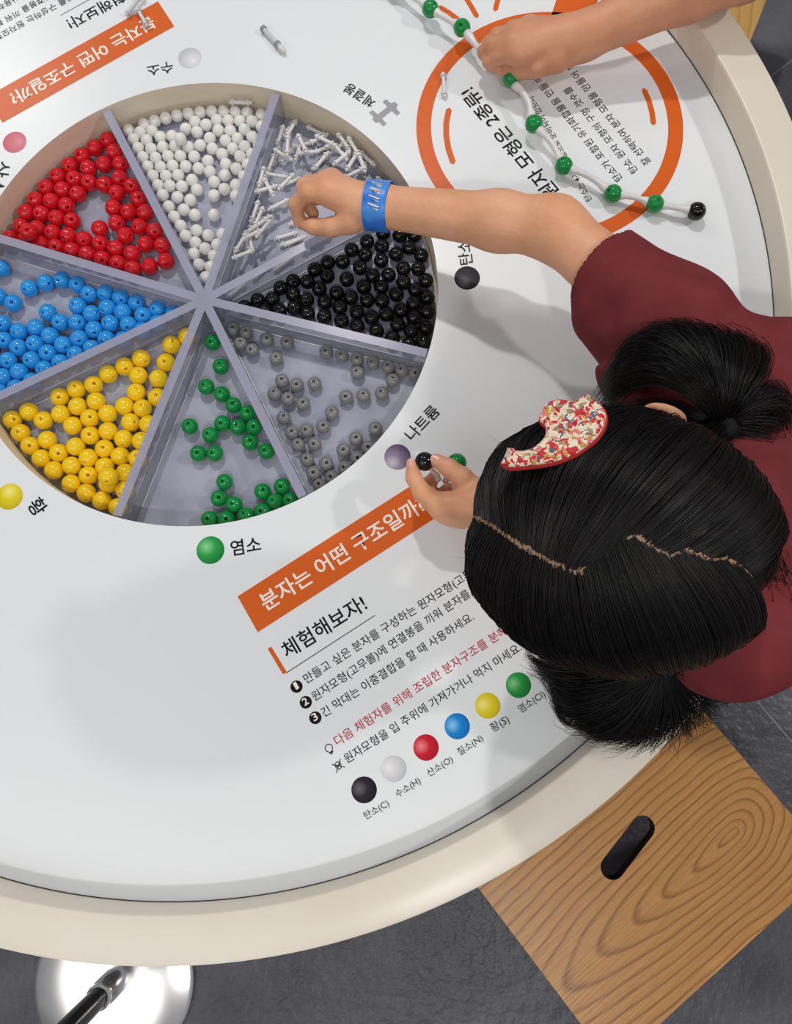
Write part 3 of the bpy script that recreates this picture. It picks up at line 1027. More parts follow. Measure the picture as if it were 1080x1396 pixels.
a, b = at(311, 139, -0.0235), at(345, 139, -0.0235)
for q in (a, b):
    q[:2] *= min(1, (RB - 0.0048) / np.hypot(q[0], q[1]))
tag(place_rod(rodm, a, b), 'white connecting rod lying on white beads at the bowl wall', 'rod')
px_rod(124.5, 215, 141, 202.5, -DEPTH + 0.0035, 'white connecting rod lying between the red beads', rod_mesh('connecting_rod', 0.019, M['rod']))
px_rod(604, 96, 606.5, 136, 0.0034, 'white connecting rod lying on the orange ring printed on the table', rod_mesh('connecting_rod', 0.034, M['rod']))
t = thing('joined_tube', 'clear connecting tube with grey tip lying alone on the white table above the bowl', 'rod', at(370, 52, 0))
a, b = at(357.5, 37.5, 0.0045), at(380, 62, 0.0045)
bm = bmesh.new()
tube_mesh(bm, [a + (b - a) * k for k in np.linspace(0, 1, 5)], 0.0030, 12)
from_bm('tube', bm, M['clearrod'], t)
for k in (0.03, 0.88):
    bm = bmesh.new()
    c = a + (b - a) * k
    tube_mesh(bm, [c, c + (b - a) * 0.1], 0.0042, 14)
    from_bm('collar', bm, M['inkgrey'], t)
bm = bmesh.new()
dd = (b - a)
tube_mesh(bm, [a + dd * 1.02, a + dd * 1.15, a + dd * 1.33, a + dd * 1.38], [0.0032, 0.004, 0.003, 0.001], 12)
from_bm('tip', bm, M['rod'], t)
t = thing('joined_rod_pair', 'two pale connecting rods stuck together lying across the upper orange banner', 'rod', at(190, 15, 0))
for (x0, y0, x1, y1, h0, h1) in ((172, 21, 196, -10, 0.004, 0.008), (186, 10, 202, 38, 0.0045, 0.0045)):
    o = place_rod(rod_mesh('rod', 0.036 if x0 == 172 else 0.03, M['clearrod']), at(x0, y0, h0), at(x1, y1, h1), 'rod')
    o.parent = t
    o.matrix_parent_inverse = Matrix.Translation(t.location).inverted()


# ================================================================== MOLECULE CHAINS
def bead_part(root, me, p, name, rot=(0, 0, 0)):
    o = bpy.data.objects.new(name, me)
    COL.objects.link(o)
    o.location = p
    o.rotation_euler = rot
    o.parent = root
    o.matrix_parent_inverse = Matrix.Translation(root.location).inverted()
    return o


def connector(root, p, q, sag, r=0.0034, rb=0.009):
    p, q = np.array(p), np.array(q)
    d = (q - p) / np.linalg.norm(q - p)
    a, b = p + d * rb * 0.7, q - d * rb * 0.7
    pts = []
    side = np.array([-d[1], d[0], 0])
    for k in np.linspace(0, 1, 9):
        pts.append(a + (b - a) * k + side * sag * math.sin(math.pi * k))
    bm = bmesh.new()
    L = np.linalg.norm(b - a)
    tube_mesh(bm, pts, [r * 1.5, r * 1.5, r, r, r, r, r, r * 1.5, r * 1.5], 10)
    return from_bm('connector', bm, M['rod'], root)


chain = thing('molecule_chain', 'long chain of green beads with one black end bead, joined by white tubes', 'model', at(770, 226, 0))
gm = [bead_mesh('bead', 0.0100, rot_holes(TET, Matrix.Rotation(a, 3, 'X')), M['bead_green']) for a in (0.9, 0.4, 1.3)]
km = bead_mesh('bead', 0.0100, rot_holes(TET, Matrix.Rotation(0.7, 3, 'X')), M['bead_black'])
CH = [(538, -22, .014), (587, 12, .018), (630, 38, .022), (671, 76, .026), (697, 107, .024), (728, 169, .018), (769, 226, .014), (836, 264, .0125), (893, 278, .0125), (950, 288, .0125)]
CP = [at(*c) for c in CH]
for i, c in enumerate(CP):
    if i == 3:
        continue
    black = i == len(CP) - 1
    bp = bead_part(chain, km if black else gm[i % 3], c, 'bead', (0.1 * i, 0.3, 1.1 * i))
    bp['label'] = 'black bead' if black else 'green bead'
for i in range(len(CP) - 1):
    if i in (2, 3):
        continue
    connector(chain, CP[i], CP[i + 1], [0, 0, 0, 0, .006, .004, .004, .002, 0][i])
connector(chain, CP[2], CP[4], -.003)

mol = thing('small_molecule', 'black bead and green bead on white tubes pinched by the leaning child', 'model', at(600, 640, .05))
b1 = bead_part(mol, bead_mesh('bead', 0.0095, rot_holes(TET, Matrix.Rotation(0.7, 3, 'X')), M['bead_black']), at(579, 629, .062), 'bead', (0.2, 0.5, 1.9))
b1['label'] = 'black bead'
b2 = bead_part(mol, gm[0], at(623, 631, .030), 'bead', (0.2, 0.1, 0.5))
b2['label'] = 'green bead'
connector(mol, at(579, 629, .062), at(604, 662, .048), 0.001, 0.0022)
connector(mol, at(604, 662, .048), at(623, 631, .030), 0.001, 0.0022)

# ================================================================== STOOLS
def wood_stool(label, cx, cy, rz, side, ztop, mt, slot=None):
    t = thing('wooden_stool', label, 'stool', (cx, cy, 0), rz)
    th = 0.022
    # top with a handle slot
    bm = bmesh.new()
    h = side / 2
    outer = [(-h, -h), (h, -h), (h, h), (-h, h)]
    if slot:
        sx, sy, sa, sl, sw = slot
        hole = []
        for e, s in ((1, -90), (-1, 90)):
            for k in range(11):
                a = math.radians(s + 180 * k / 10)
                x, y = e * (sl / 2 - sw / 2) + math.cos(a) * sw / 2, math.sin(a) * sw / 2
                hole.append((sx + x * math.cos(sa) - y * math.sin(sa), sy + x * math.sin(sa) + y * math.cos(sa)))
    for z, flip in ((ztop, False), (ztop - th, True)):
        vo = [bm.verts.new((x, y, z)) for x, y in outer]
        eds = [bm.edges.new((vo[i], vo[(i + 1) % 4])) for i in range(4)]
        if slot:
            vh = [bm.verts.new((x, y, z)) for x, y in hole]
            eds += [bm.edges.new((vh[i], vh[(i + 1) % len(vh)])) for i in range(len(vh))]
        bmesh.ops.triangle_fill(bm, use_beauty=True, edges=eds)
        if not flip:
            To, Th = vo, (vh if slot else None)
        else:
            Bo, Bh = vo, (vh if slot else None)
    for i in range(4):
        bm.faces.new((To[i], To[(i + 1) % 4], Bo[(i + 1) % 4], Bo[i])).material_index = 1
    if slot:
        k = len(Th)
        for i in range(k):
            bm.faces.new((Th[i], Bh[i], Bh[(i + 1) % k], Th[(i + 1) % k])).material_index = 2
    me = bpy.data.meshes.new('seat_board')
    bmesh.ops.recalc_face_normals(bm, faces=bm.faces)
    bm.to_mesh(me); bm.free()
    for x in (mt, M['woodedge'], M['slot']):
        me.materials.append(x)
    o = bpy.data.objects.new('seat_board', me); COL.objects.link(o); o.parent = t
    for s in (-1, 1):
        bm = bmesh.new()
        box_bm(bm, 0, s * (h - 0.035), (ztop - th) / 2, side - 0.01, 0.02, ztop - th)
        me = bpy.data.meshes.new('side_panel'); bm.to_mesh(me); bm.free(); me.materials.append(mt)
        o = bpy.data.objects.new('side_panel', me); COL.objects.link(o); o.parent = t
    bm = bmesh.new()
    box_bm(bm, side / 2 - 0.03, 0, 0.05, 0.02, side - 0.07 - 0.02 - 0.001, 0.06)
    me = bpy.data.meshes.new('stretcher_board'); bm.to_mesh(me); bm.free(); me.materials.append(mt)
    o = bpy.data.objects.new('stretcher_board', me); COL.objects.link(o); o.parent = t
    return t


SH = -0.27
ql, qb, qr = at(645, 1215, SH)[:2], at(836, 1454, SH)[:2], at(1138, 1179, SH)[:2]
gx = qr - qb; side = np.linalg.norm(gx); gx /= side
gy = np.array([-gx[1], gx[0]])
cen = qb + gx * side / 2 + gy * side / 2
rz = math.atan2(gx[1], gx[0])
s0, s1 = at(834, 1184, SH)[:2], at(878, 1127, SH)[:2]
sm = (s0 + s1) / 2 - cen
sd = s1 - s0
slot = (sm @ gx, sm @ gy, math.atan2(sd @ gy, sd @ gx), np.linalg.norm(sd) + 0.027, 0.030)
wood_stool('square oak stool with black handle slot in its seat, below the table rim', cen[0], cen[1], rz, side, T + SH, M['wood'], slot)
e0, e1 = at(1045, 0, SH)[:2], at(1026, 48, SH)[:2]
ed = (e0 - e1) / np.linalg.norm(e0 - e1)
en = np.array([-ed[1], ed[0]])
c2 = e1 + ed * 0.10 + en * 0.19
wood_stool('pale yellow oak stool half hidden behind the far rim of the table', c2[0], c2[1], math.atan2(ed[1], ed[0]), 0.38, T + SH, M['woodb'])

sb = at(154, 1340, -T + 0.012)
st = thing('pedestal_stool', 'stool with round mirror-steel base disc and black pole beside the table', 'stool', (sb[0], sb[1], 0))
bm = bmesh.new()
lathe_bm(bm, [(0, 0.0005), (0.126, 0.0005), (0.128, 0.004), (0.127, 0.009), (0.122, 0.012), (0.035, 0.014), (0, 0.014)], 96, Matrix.Translation((sb[0], sb[1], 0)))
o = from_bm('base_disc', bm, M['steel'], st); o.data.set_sharp_from_angle(angle=math.radians(30))
bm = bmesh.new()
lathe_bm(bm, [(0.021, 0.014), (0.020, 0.05), (0.017, 0.056), (0.017, 0.062), (0.019, 0.064), (0.019, 0.07), (0.015, 0.072), (0.015, 0.0)], 32, Matrix.Translation((sb[0], sb[1], 0)))
o = from_bm('collar', bm, M['chrome'], st); o.data.set_sharp_from_angle(angle=math.radians(40))
bm = bmesh.new()
lathe_bm(bm, [(0, 0.05), (0.0155, 0.05), (0.0155, 0.62), (0, 0.62)], 32, Matrix.Translation((sb[0], sb[1], 0)))
o = from_bm('pole', bm, M['blackmetal'], st); o.data.set_sharp_from_angle(angle=math.radians(40))
bm = bmesh.new()
lathe_bm(bm, [(0, 0.62), (0.13, 0.62), (0.143, 0.63), (0.146, 0.65), (0.135, 0.67), (0, 0.677)], 64, Matrix.Translation((sb[0], sb[1], 0)))
from_bm('seat', bm, M['blackseat'], st)

# ================================================================== CHILD
HC = at(838, 738, 0.262)
fw = np.array([-0.995, 0.03, 0]); fw /= np.linalg.norm(fw)
rt = np.array([fw[1], -fw[0], 0.0])        # the child's right hand side (up in the picture)
pitch = math.radians(48)
UPZ = np.array([0, 0, 1.0])
HF = fw * math.cos(pitch) - UPZ * math.sin(pitch)
HU = fw * math.sin(pitch) + UPZ * math.cos(pitch)
HR = np.stack([HF, rt, HU], 1)
HRAD = np.array([0.094, 0.0765, 0.092])


def ray_head(px, py, off=0.012):
    """where the line of sight of a photo pixel meets the hair shell"""
    d = CAM_R @ np.array([(px - 540) / FPX, -(py - 698) / FPX, -1.0]); d /= np.linalg.norm(d)
    r = HRAD + off
    o = ((CAM_C - np.array([HC[0], HC[1], HC[2]])) @ HR) / r
    v = (d @ HR) / r
    a, b, c = v @ v, o @ v, o @ o - 1
    disc = b * b - a * c
    t = (-b - math.sqrt(max(disc, 0))) / a
    q = o + v * t
    return q / np.linalg.norm(q)           # unit direction in head space


def surf(u, off):
    return HC + ((u * (HRAD + off)) @ HR.T)


person = thing('person', 'child in maroon t-shirt with black pigtails leaning over the table, arm stretched to the bowl', 'person', (0.93, -0.13, 0))
B = Body()
W = lambda x, y, h: at(x, y, h)
P3 = lambda x, y, h: np.array([x, y, T + h])
shR, shL = W(918, 448, .142), W(1000, 868, .132)
neck, pel = P3(.565, -.190, .150), P3(.93, -.130, .03)
# trunk
sp1, sp2 = P3(.60, -.185, .125), P3(.76, -.155, .095)
B.cone(sp1, sp2, .062, .060, .03)
B.cone(sp2, pel, .060, .074, .03)
lat = np.array([-0.19, 0.98, 0])
for s, sh in ((1, shR), (-1, shL)):
    B.cone(sh + np.array([.03, -.03 * s, -.01]), sp2 + lat * .05 * s, .046, .050, .03)
    B.cone(sp2 + lat * .05 * s, pel + lat * .055 * s, .050, .066, .03)
    B.cone(neck, sh, .034, .036, .02)
# neck and head
B.cone(neck + np.array([.01, 0, 0]), HC - HU * .05 - HF * .02, .038, .036, .02)
B.ell(HC, HRAD, HR, .02)
B.ell(HC + HF * .034 - HU * .058, (.056, .054, .058), HR, .03)
B.ell(HC + HF * .070 - HU * .092, (.020, .026, .018), HR, .02)
B.cone(HC + HF * .090 - HU * .020, HC + HF * .101 - HU * .044, .006, .010, .012)
B.ell(HC + HF * .085 - HU * .070, (.010, .020, .008), HR, .008)
for s in (1, -1):
    B.ell(W(907, 566, .208) if s > 0 else HC + rt * .074 * s - HU * .030 - HF * .008, (.014, .006, .022), HR, .006)
B.cone(HC + rt * .06 - HF * .01 - HU * .02, W(907, 572, .203), .012, .006, .01)
# right arm (stretched to the bowl)
elb = W(756, 311, .112); wri = W(516, 281, .072)
B.cone(shR, elb, .0345, .0265, .02)
fm_ = elb + (wri - elb) * .3
B.cone(elb, fm_, .0275, .0270, .02)
B.cone(fm_, wri, .0270, .0205, .015)
pb = W(492, 279, .070)
B.cone(wri, pb, .0205, .021, .012)
KN = {'index': [(452, 268, .074, .0108), (420, 262, .072, .0090), (404, 279, .057, .0078), (407, 300, .042, .0066)],
      'middle': [(446, 257, .075, .0110), (416, 255, .063, .0090), (414, 272, .044, .0076), (427, 291, .034, .0066)],
      'ring': [(446, 248, .071, .0106), (420, 251, .052, .0086), (418, 266, .036, .0074), (432, 272, .030, .0064)],
      'pinky': [(453, 244, .064, .0098), (432, 248, .045, .0078), (430, 261, .032, .0068), (440, 268, .027, .006)],
      'thumb': [(480, 302, .064, .0118), (452, 310, .056, .0098), (428, 309, .048, .0084), (411, 304, .038, .0068)]}
for k, v in KN.items():
    j = [(W(x, y, h), r) for x, y, h, r in v]
    if k != 'thumb':
        B.cone(pb, j[0][0], .0170, j[0][1] * 1.08, .008)
    else:
        B.cone(W(497, 285, .066), j[0][0], .016, .0122, .008)
    B.chain(j, .004)
# left arm (under the head, fingers pinching the bead)
elbL = W(905, 835, .075); wriL = W(668, 690, .058)
B.cone(shL, elbL, .036, .029, .02)
B.cone(elbL, wriL, .029, .0195, .015)
pbL = W(650, 688, .058)
B.cone(wriL, pbL, .0195, .019, .010)
KL = {'index': [(597, 687, .062, .0105), (576, 672, .066, .0088), (564, 651, .064, .0075), (562, 634, .060, .0060)],
      'middle': [(606, 697, .054, .0105), (586, 684, .044, .0085), (583, 664, .037, .0075), (592, 650, .034, .0065)],
      'ring': [(618, 703, .046, .0100), (602, 694, .034, .008), (600, 677, .027, .0072), (610, 666, .026, .0062)],
      'pinky': [(632, 706, .040, .0092), (619, 700, .028, .0072), (616, 688, .022, .0064), (624, 680, .020, .0056)],
      'thumb': [(648, 668, .058, .0115), (630, 651, .064, .0100), (612, 638, .066, .0088), (595, 628, .064, .0070)]}
for k, v in KL.items():
    j = [(W(x, y, h), r) for x, y, h, r in v]
    if k != 'thumb':
        B.cone(pbL, j[0][0], .0155, j[0][1] * 1.1, .009)
    else:
        B.cone(pbL, j[0][0], .0165, .012, .009)
    B.chain(j, .004)
# legs
for s in (1, -1):
    hip = pel + lat * .06 * s + np.array([.01, 0, -.03])
    knee = np.array([.915, -.13 + .07 * s, .30]); ank = np.array([.985, -.13 + .075 * s, .065])
    B.cone(hip, knee, .062, .043, .03)
    B.cone(knee, ank, .042, .027, .02)
    B.cone(ank, ank + np.array([-.075, 0, -.040]), .026, .020, .015)
Vb, Fb = B.mesh(0.0030)
body = np_mesh('body', Vb, Fb, M['skin'], person)
for k in ('eye',):
    for s in (1, -1):
        bm = bmesh.new()
        c = HC + HF * .0875 + rt * .030 * s - HU * .014
        bmesh.ops.create_uvsphere(bm, u_segments=20, v_segments=12, radius=.0095, matrix=Matrix.Translation(c))
        e = from_bm('eye', bm, M['eyewhite'], person)
        bm = bmesh.new()
        bmesh.ops.create_uvsphere(bm, u_segments=16, v_segments=8, radius=.0055, matrix=Matrix.Translation(c + HF * .0055))
        from_bm('iris', bm, M['iris'], e)
bm = bmesh.new()
tube_mesh(bm, [HC + HF * .0935 + rt * x - HU * (.070 + abs(x) * .1) - HF * abs(x) * .35 for x in np.linspace(-.018, .018, 9)], [.001, .003, .004, .0045, .004, .0045, .004, .003, .001], 8)
from_bm('lips', bm, M['lip'], person)


def nail(a, b, up, r, mt=M['nail']):
    """nail plate near the end b of a finger bone a-b, on its upper side"""
    a, b, up = np.array(a), np.array(b), np.array(up, float)
    d = (b - a) / np.linalg.norm(b - a)
    u = up - d * (up @ d); u /= np.linalg.norm(u)
    v = np.cross(d, u)
    bm = bmesh.new()
    rows = []
    for i in range(6):
        t = i / 5
        row = []
        for j in range(7):
            s = (j / 6 - .5) * 2
            ang = s * .85
            wd = math.sqrt(max(0.05, 1 - ((t - .45) / .62) ** 2))
            row.append(bm.verts.new(b + d * (t - .55) * r * 1.5 + (u * math.cos(ang * wd) + v * math.sin(ang * wd)) * (r * 1.05)))
        rows.append(row)
    for p, q in zip(rows[:-1], rows[1:]):
        for j in range(6):
            bm.faces.new((p[j], p[j + 1], q[j + 1], q[j]))
    return from_bm('fingernail', bm, mt, person)


cmv = CAM_C - np.array([.4, 0, T])
for v in (KL['index'], KL['thumb'], KN['thumb'], KN['index']):
    nail(W(*v[2][:3]), W(*v[3][:3]), cmv, v[3][3])

# wristband
bm = bmesh.new()
ax = (wri - pb); ax /= np.linalg.norm(ax)
cb_ = W(517, 281, .0715)
mt4 = axis_matrix(cb_ - ax * .0125, cb_ + ax * .0125)
lathe_bm(bm, [(.0250, 0), (.0254, .001), (.0256, .0125), (.0254, .024), (.0250, .025), (.0244, .024), (.0244, .001), (.0250, 0)], 40, mt4)
M['wband'] = noisy(mat('blue_paper_band', (0, 0, 0), 0.35, 0.5), srgb(34, 112, 214), srgb(66, 146, 236), 60, lo=.4, hi=.6)
wb = from_bm('paper_wristband', bm, M['wband'], person)
wb['label'] = 'bright blue paper wristband with white lettering'
bm = bmesh.new()
uz = np.array([0, 0, 1.0]) - ax * ax[2]; uz /= np.linalg.norm(uz); vz = np.cross(ax, uz)
for k in range(5):
    pts = []
    a0 = (k - 2) * .3 + (.25 if k < 2 else 0)
    for (da, l_) in [(-.1, -.006), (.02, .006), (.06, -.002), (.12, .005)]:
        an = a0 + da
        pts.append(cb_ + ax * l_ + (uz * math.cos(an) + vz * math.sin(an)) * .0258)
    tube_mesh(bm, pts, .0009, 6)
from_bm('band_lettering', bm, M['inkwhite'], wb)

# T-shirt: the trunk and upper arms, grown by the looseness of the cloth, cut open at sleeves, neck and hem
S1 = Body()
S1.cone(sp1, sp2, .074, .076, .03)
S1.cone(sp2, pel, .076, .088, .03)
for s, sh in ((1, shR), (-1, shL)):
    S1.cone(sh + np.array([.03, -.03 * s, -.012]), sp2 + lat * (.100 if s > 0 else .062) * s, .055, .066, .03)
    S1.cone(sp2 + lat * (.100 if s > 0 else .062) * s, pel + lat * (.085 if s > 0 else .06) * s, .066, .080, .03)
    S1.cone(neck, sh, .042, .047, .02)
dN0 = (HC - neck) / np.linalg.norm(HC - neck)
S1.cone(neck - dN0 * .01, neck + dN0 * .040, .056, .050, .02)
slR = W(820, 360, .126)
slL = shL + (elbL - shL) * .62
S1.cone(shR, slR + (slR - shR) * .25, .047, .0380, .03)
S1.cone(shR + np.array([-.02, -.03, -.03]), W(826, 440, .105), .038, .026, .03)
S1.cone(shL, slL + (slL - shL) * .25, .048, .047, .03)
dR = (slR - shR) / np.linalg.norm(slR - shR)
nR = dR * .8 + np.array([-.45, -.25, 0.0]); nR /= np.linalg.norm(nR)
dL = (slL - shL) / np.linalg.norm(slL - shL)
dN = (HC - neck); dN /= np.linalg.norm(dN)
dH = (pel - sp2); dH /= np.linalg.norm(dH)
WK = [(rng.normal(size=3) * 30, rng.uniform(0, 6), 0.0009) for _ in range(8)] + [(rng.normal(size=3) * 75, rng.uniform(0, 6), 0.0005) for _ in range(6)]


def cloth(P, d):
    wv = np.zeros(len(P))
    for kv, ph, am in WK:
        wv += am * np.sin(P @ kv + ph)
    # folds gathered at the right armpit
    c = P - (shR + np.array([-.05, -.055, -.02]))
    wv += .0050 * np.exp(-(c * c).sum(1) / .0025) * np.sin(P @ np.array([160., 190., 0]))
    d = d + wv
    d = np.maximum(d, -(d + .0085))                      # a shell
    d = np.maximum(d, ((P - slR) @ nR) - 0.0 if False else np.where(np.linalg.norm(P - slR, axis=1) < .12, (P - slR) @ dR, -1.0))
    d = np.maximum(d, np.where(np.linalg.norm(P - slL, axis=1) < .09, (P - slL) @ dL, -1.0))
    d = np.maximum(d, np.where(np.linalg.norm(P - neck, axis=1) < .11, .036 - np.linalg.norm((P - neck) - ((P - neck) @ dN)[:, None] * dN, axis=1), -1.0))
    d = np.maximum(d, (P - pel) @ dH - .045)
    d = np.maximum(d, (T + LIP + .001) - P[:, 2] - 10.0 * (np.hypot(P[:, 0], P[:, 1]) > RO + .004))
    return d


Vs, Fs = S1.mesh(0.0030, cloth)
ts = np_mesh('t_shirt', Vs, Fs, M['shirt'], person)
# trousers and shoes
S2 = Body()
S2.cone(pel - dH * .03, pel + np.array([.01, 0, -.05]), .084, .084, .03)
for s in (1, -1):
    S2.cone(pel - dH * .03 + lat * .055 * s, pel + lat * .06 * s + np.array([.01, 0, -.05]), .077, .080, .03)
for s in (1, -1):
    hip = pel + lat * .06 * s + np.array([.01, 0, -.03])
    knee = np.array([.915, -.13 + .07 * s, .30]); ank = np.array([.985, -.13 + .075 * s, .065])
    S2.cone(hip, knee, .074, .052, .03)
    S2.cone(knee, ank, .051, .040, .02)


def pants(P, d):
    d = np.maximum(d, -(d + .011))
    d = np.maximum(d, .085 - P[:, 2])
    return np.maximum(d, -((P - pel) @ dH) - .02)


Vs, Fs = S2.mesh(0.0050, pants)
np_mesh('trousers', Vs, Fs, M['denim'], person)
for s in (1, -1):
    S3 = Body()
    ank = np.array([.985, -.13 + .075 * s, .065])
    S3.cone(ank + np.array([.0, 0, -.03]), ank + np.array([-.085, 0, -.038]), .034, .026, .02)
    Vs, Fs = S3.mesh(0.004, lambda P, d: np.maximum(d, .002 - P[:, 2]))
    np_mesh('shoe', Vs, Fs, M['shoe'], person)

# ---- hair
PART = [(636, 702), (650, 709), (668, 718), (690, 735), (715, 750), (742, 765), (765, 776), (783, 783), (800, 774), (818, 760), (836, 742), (850, 734), (868, 731), (884, 740), (900, 752), (918, 760), (938, 750), (955, 757), (975, 765), (995, 762), (1020, 776), (1036, 790)]
part_u = [ray_head(x, y, .010) for x, y in PART]
pp_ = np.array([surf(u, 0) for u in part_u])


def part_side(u):
    """signed distance of a head direction from the parting: + towards the child's right"""
    p = surf(u, 0)
    d = np.linalg.norm(pp_ - p, axis=1)
    i = int(np.clip(d.argmin(), 1, len(pp_) - 2))
    t = pp_[i + 1] - pp_[i - 1]
    nrm = np.cross(t, surf(part_u[i], 0) - HC); nrm /= np.linalg.norm(nrm)
    s = (p - pp_[i]) @ nrm
    return s


sgn = 1 if part_side(ray_head(840, 600)) > 0 else -1


def hairy(u):
    """True where hair grows: crown, sides and back, not the face or the nape below the ears"""
    f, r, z = u
    if z < (-0.55 if f > -.2 else -0.8):
        return False
    if f > 0.0 and z < 0.62 * f + 0.10 * 0 - 0.25 * abs(r) and z < 0.80 * f - 0.30 * abs(r) + 0.02:
        return False
    return True


tieR = W(984, 583, .190)
tieL = W(905, 905, .120)


def slerp(a, b, t):
    o = math.acos(np.clip(a @ b, -1, 1))
    if o < 1e-5:
        return a
    return (math.sin((1 - t) * o) * a + math.sin(t * o) * b) / math.sin(o)


def dirof(p):
    q = ((p - HC) @ HR) / (HRAD + .01)
    return q / np.linalg.norm(q)


uR, uL = dirof(tieR), dirof(tieL)


class Strands:
    def __init__(self):
        self.V, self.F, self.n = [], [], 0

    def add(self, pts, r0, r1=None, sides=4):
        pts = np.asarray(pts)
        n = len(pts)
        t = np.gradient(pts, axis=0)
        t /= np.linalg.norm(t, axis=1)[:, None] + 1e-12
        ref = np.array([0.31, 0.22, 0.92])
        u = np.cross(t, ref); u /= np.linalg.norm(u, axis=1)[:, None] + 1e-9
        v = np.cross(t, u)
        rr = np.linspace(r0, r1 if r1 is not None else r0, n)[:, None]
        ring = []
        for k in range(sides):
            a = 2 * math.pi * k / sides
            ring.append(pts + (u * math.cos(a) + v * math.sin(a)) * rr)
        R_ = np.stack(ring, 1).reshape(-1, 3)
        self.V.append(R_)
        i = np.arange(n - 1)[:, None] * sides + np.arange(sides)[None]
        j = np.arange(n - 1)[:, None] * sides + (np.arange(sides)[None] + 1) % sides
        self.F.append(np.stack([i, j, j + sides, i + sides], -1).reshape(-1, 4) + self.n)
        self.n += len(R_)

    def build(self, name, mt, parent):
        return np_mesh(name, np.concatenate(self.V), np.concatenate(self.F), mt, parent)


# under-layer cap with the real hairline
cap = bmesh.new()
bmesh.ops.create_icosphere(cap, subdivisions=6, radius=1.0)
dele = []
for v in cap.verts:
    u = np.array(v.co.normalized())
    if not hairy(u):
        dele.append(v)
    v.co = surf(u, .0045)
bmesh.ops.delete(cap, geom=dele, context='VERTS')
hair = from_bm('hair', cap, M['haircap'], person)
hair['label'] = 'black hair parted down the middle into two pigtails'


def coat(side, n):
    st_ = Strands()
    tie, ue = (tieR, uR) if side > 0 else (tieL, uL)
    cnt = 0
    while cnt < n:
        if rng.random() < .42:             # rooted along the parting
            k = rng.uniform(0, len(PART) - 1.001)
            i = int(k)
            u0 = part_u[i] * (1 - (k - i)) + part_u[i + 1] * (k - i)
            tng = surf(part_u[min(i + 1, len(PART) - 1)], 0) - surf(part_u[i], 0)
            nr = np.cross(tng, surf(u0, 0) - HC); nr /= np.linalg.norm(nr)
            w_ = .0015 + .0012 * rng.random() ** 2
            if 8 < k < 11:
                w_ *= .4
            u0 = dirof(surf(u0 / np.linalg.norm(u0), .006) + nr * sgn * side * (w_ + rng.normal() * .0007))
        else:
            u0 = rng.normal(size=3); u0 /= np.linalg.norm(u0)
            if not hairy(u0):
                continue
            s = part_side(u0) * sgn * side
            if s < .003:
                continue
            if (u0[1] * side) < -.25:
                continue
        cnt += 1
        ph = rng.uniform(0, 6.28); am = rng.uniform(0, .0015)
        lift = (.0060 if side > 0 else .0085) + rng.uniform(0, .0065)
        lock = int(u0[0] * 9) * 7 + int(u0[2] * 9)
        wave = .0012 * math.sin(lock * 1.7); wph = lock * 2.3
        m_ = 15
        e = tie + rng.normal(size=3) * .0035
        pts = []
        for i in range(m_):
            t = i / (m_ - 1)
            u = slerp(u0, ue, t ** .95)
            base = surf(u, .0045 + (lift * (1 - .55 * t) + wave * math.sin(t * 4 + wph)) * min(1, t * 3.2 + .12))
            kk = max(0, (t - .72) / .28) ** 1.5
            q = base * (1 - kk) + e * kk
            q = q + rt * am * math.sin(t * 7 + ph) + HU * am * math.cos(t * 5 + ph)
            pts.append(q)
        st_.add(pts, rng.uniform(.00022, .0005), .0003, 3)
    return st_


coat(-1, 5200).build('hair_strands', M['hair'], hair)
# flyaway short hairs along the silhouette
fl = coat(1, 4800)
for _ in range(160):
    u = rng.normal(size=3); u /= np.linalg.norm(u)
    if not hairy(u) or (HR @ u)[2] < .1:
        continue
    p = surf(u, .011)
    d = rng.normal(size=3) * .6 + (p - HC) / np.linalg.norm(p - HC) * .5
    d /= np.linalg.norm(d)
    bnd = rng.normal(size=3) * .35
    L = rng.uniform(.008, .020)
    fl.add([p + (d * t + bnd * t * t) * L for t in np.linspace(0, 1, 6)], .00014, .00005, 3)
fl.build('hair_strands', M['hair'], hair)
# pale scalp showing along the parting
bm = bmesh.new()
rows = []
K = 120
for i in range(K):
    k = i / (K - 1) * (len(PART) - 1.001)
    a = int(k)
    u0 = part_u[a] * (1 - (k - a)) + part_u[a + 1] * (k - a); u0 /= np.linalg.norm(u0)
    tng = surf(part_u[min(a + 1, len(PART) - 1)], 0) - surf(part_u[a], 0)
    nr = np.cross(tng, surf(u0, 0) - HC); nr /= np.linalg.norm(nr)
    wd = .0021 * (1 + .35 * math.sin(i * 1.7) + .25 * math.sin(i * .63 + 1)) * (.45 if 7.5 < k < 10.5 else 1.0) * min(1, (len(PART) - 1 - k) / 3 + .15)
    p = surf(u0, .0062)
    rows.append([bm.verts.new(p - nr * wd), bm.verts.new(p + nr * wd)])
for a, b in zip(rows[:-1], rows[1:]):
    bm.faces.new((a[0], a[1], b[1], b[0]))
o = from_bm('parting', bm, M['scalp'], hair)
o['label'] = 'pale zigzag parting'


def resample(pts, n):
    pts = np.asarray(pts, float)
    m_ = len(pts)
    out = []
    for t in np.linspace(0, m_ - 1, n):
        i = min(int(t), m_ - 2); f = t - i
        p0, p1, p2, p3 = pts[max(i - 1, 0)], pts[i], pts[i + 1], pts[min(i + 2, m_ - 1)]
        out.append(.5 * (2 * p1 + (p2 - p0) * f + (2 * p0 - 5 * p1 + 4 * p2 - p3) * f * f + (3 * p1 - p0 - 3 * p2 + p3) * f ** 3))
    return np.array(out)


